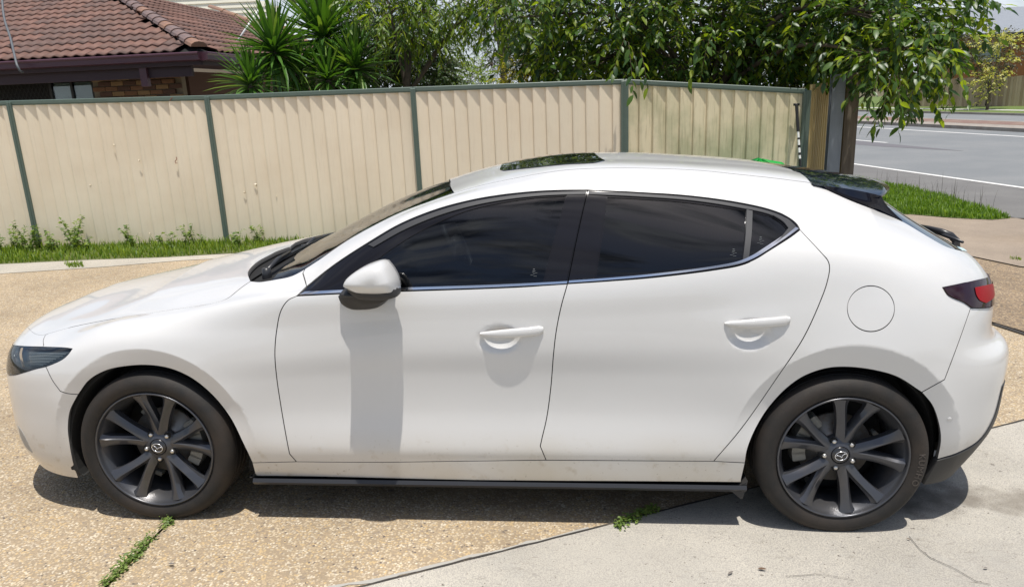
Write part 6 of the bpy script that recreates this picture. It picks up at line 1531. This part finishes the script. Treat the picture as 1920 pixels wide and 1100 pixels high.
# leafy weeds among the grass, each its own plant
def weed(P, h, nst, seed, label, L_=.05, grp='weeds at the foot of the fence'):
    rs = np.random.RandomState(seed); P = np.array(P); root = empty('weed', tuple(P)); tag(root, label, 'weed', grp); st_ = MB(); LV, LF = leaf_geo_small(L_, L_*.6); V = []; F = []
    for s in range(nst):
        a = rs.uniform(0, 6.28); hh_ = h*rs.uniform(.5, 1); tip = np.array([math.cos(a)*hh_*.35, math.sin(a)*hh_*.35, hh_]); pts = [np.zeros(3), tip*np.array([.4, .4, .55]), tip]; st_.tube(pts, [.003, .0025, .001], 4)
        for k in range(max(5, int(hh_/.018))):
            t = rs.uniform(.15, 1); p = tip*np.array([t, t, t]); d = np.array([*(rs.normal(0, 1, 2)), rs.uniform(-.2, .6)]); fr = frame(d, rs.normal(0, .3)); o_ = len(V); V += list((LV*rs.uniform(.6, 1.2))@fr.T+p); F += [tuple(q+o_ for q in f) for f in LF]
    st_.build('stem', WM, root); o = obj('foliage', V, F, WM, root, True); tag(o, kind='stuff')
wl = [(22, 1.0, .32), (45, .9, .42), (75, .8, .52), (60, 1, .36), (95, 1, .36), (118, 1, .30), (128, .9, .46), (146, .8, .60), (156, .9, .38), (238, .9, .36), (255, 1, .28), (330, .9, .26), (345, .8, .34), (5, 1, .3), (455, .9, .30), (478, .9, .34), (385, 1, .22), (180, 1, .25), (290, 1, .2)]
for i, (px, k, h) in enumerate(wl):
    h *= .8
    P = onfence(px+8, 400); P = np.array([P[0], P[1], 0])-np.array([fn[0], fn[1], 0])*(.12+.25*(i % 3)/2); P[2] = float(ground_z(P[0], P[1]))
    rank = sorted(range(len(wl)), key=lambda q: wl[q][0]).index(i); ordn = ['leftmost', 'second', 'third', 'fourth', 'fifth', 'sixth', 'seventh', 'eighth', 'ninth', 'tenth', 'eleventh', 'twelfth', 'thirteenth', 'fourteenth', 'fifteenth', 'sixteenth', 'seventeenth', 'eighteenth', 'nineteenth'][rank]
    weed(P, h, 6 if h < .4 else 9, 100+i, '%s leafy weed%s at the foot of the cream fence' % ('tall '+ordn if h > .44 else ordn, '' if rank == 0 else ' from the left'), .06)
# weeds in the slab joints
jp0, jp1 = np.array(jx0), np.array(jx1)
rs = np.random.RandomState(9)
def joint_weeds(name, label, pts, L_, seed):
    rs = np.random.RandomState(seed); LV, LF = leaf_geo_small(L_, L_*.65); V = []; F = []
    for (p, h, n) in pts:
        z0 = float(ground_z(*p))
        for k in range(n):
            q = np.array([p[0], p[1], z0])+np.array([rs.normal(0, .012), rs.normal(0, .012), rs.uniform(.0, h)]); fr = frame(np.array([*rs.normal(0, 1, 2), rs.uniform(-.2, .5)]), rs.normal(0, .3)); o_ = len(V); V += list((LV*rs.uniform(.5, 1.2))@fr.T+q); F += [tuple(a_+o_ for a_ in f) for f in LF]
    tag(obj(name, V, F, WM, None, True), label, 'weeds', None, 'stuff')
pts = []
for t in list(np.linspace(0, .12, 7))+list(np.linspace(.30, 1.0, 46)): pts.append((jp0+(jp1-jp0)*t+rs.normal(0, .006, 2), .015+.025*rs.rand(), int(rs.uniform(2, 17))))
joint_weeds('joint_weeds', 'low green weeds in the paving joint running from the front wheel to the bottom edge', pts, .016, 51)
pts = [(np.array(g2(1158+i*4.2, 985-i*1.7)), .015+.03*rs.rand(), int(rs.uniform(6, 34))) for i in range(17)]+[(np.array(g2(1162, 988)), .03, 40)]
joint_weeds('joint_weeds', 'low green weeds in the slab joint at the shadow edge under the rear door', pts, .018, 52)
# verge by the street
vr = [g2(1560, 330), g2(1655, 346), g2(1720, 357), g2(1790, 376), g2(1850, 394), g2(1893, 410), g2(1860, 413), g2(1780, 409), g2(1710, 403), g2(1640, 400), g2(1540, 390)]
sheet('verge', vr, mat('verge_soil', (.10, .15, .03), rough=1), .012)
grass('verge_grass', 'bright green verge grass between the driveway and the road', vr, 16000, .05, .13, GM2, 41, wd=.007, cat_='grass')
sk = grass('seed_heads', 'thin dark grass seed stalks standing above the verge grass', [g2(1640, 343), g2(1760, 366), g2(1890, 408), g2(1800, 400), g2(1650, 372)], 90, .25, .45, mat('dry_stalk', (.10, .09, .07), rough=1), 43, wd=.0022, cat_='grass', lean=.25)
grass('apron_weeds', 'tiny weeds in the drive joint behind the car tail', [g2(1893, 483), g2(1915, 484), g2(1915, 489), g2(1893, 488)], 60, .02, .05, GM, 44, cat_='weeds')
grass('edging_weeds', 'small weeds growing on the pale edging left of the bonnet', [g2(120, 496), g2(150, 494), g2(160, 501), g2(130, 503)], 160, .03, .09, GM, 45, cat_='weeds')
# fallen leaves and chips
LB = [mat('dead_leaf_brown', (.13, .08, .05), rough=.8), mat('dead_leaf_grey', (.17, .15, .13), rough=.8)]
for i, (px, py, L_, lab) in enumerate(((1421, 1069, .030, 'small grey brown dead leaf on the pale slab below the rear wheel'), (1365, 1080, .026, 'curled brown dead leaf left of the other leaf on the pale slab'), (1707, 1015, .016, 'tiny brown leaf at the start of the slab crack'), (1852, 1068, .020, 'small brown leaf on the slab near the right bottom corner'), (293, 1045, .045, 'thin dry twig leaf on the aggregate right of the weedy joint'), (316, 1060, .028, 'dark grey chip on the aggregate right of the weedy joint'))):
    LV, LF = leaf_geo(L_, L_*.4 if i != 4 else L_*.06, .5, -.1); P = gp(px, py); fr = frame(np.array([math.cos(i*1.3-.4), math.sin(i*1.3-.4)*.6, 0]), .1)
    tag(obj('fallen_leaf', LV@fr.T+np.array([P[0], P[1], P[2]+.009]), LF, LB[i % 2], None, True), lab, 'leaf')
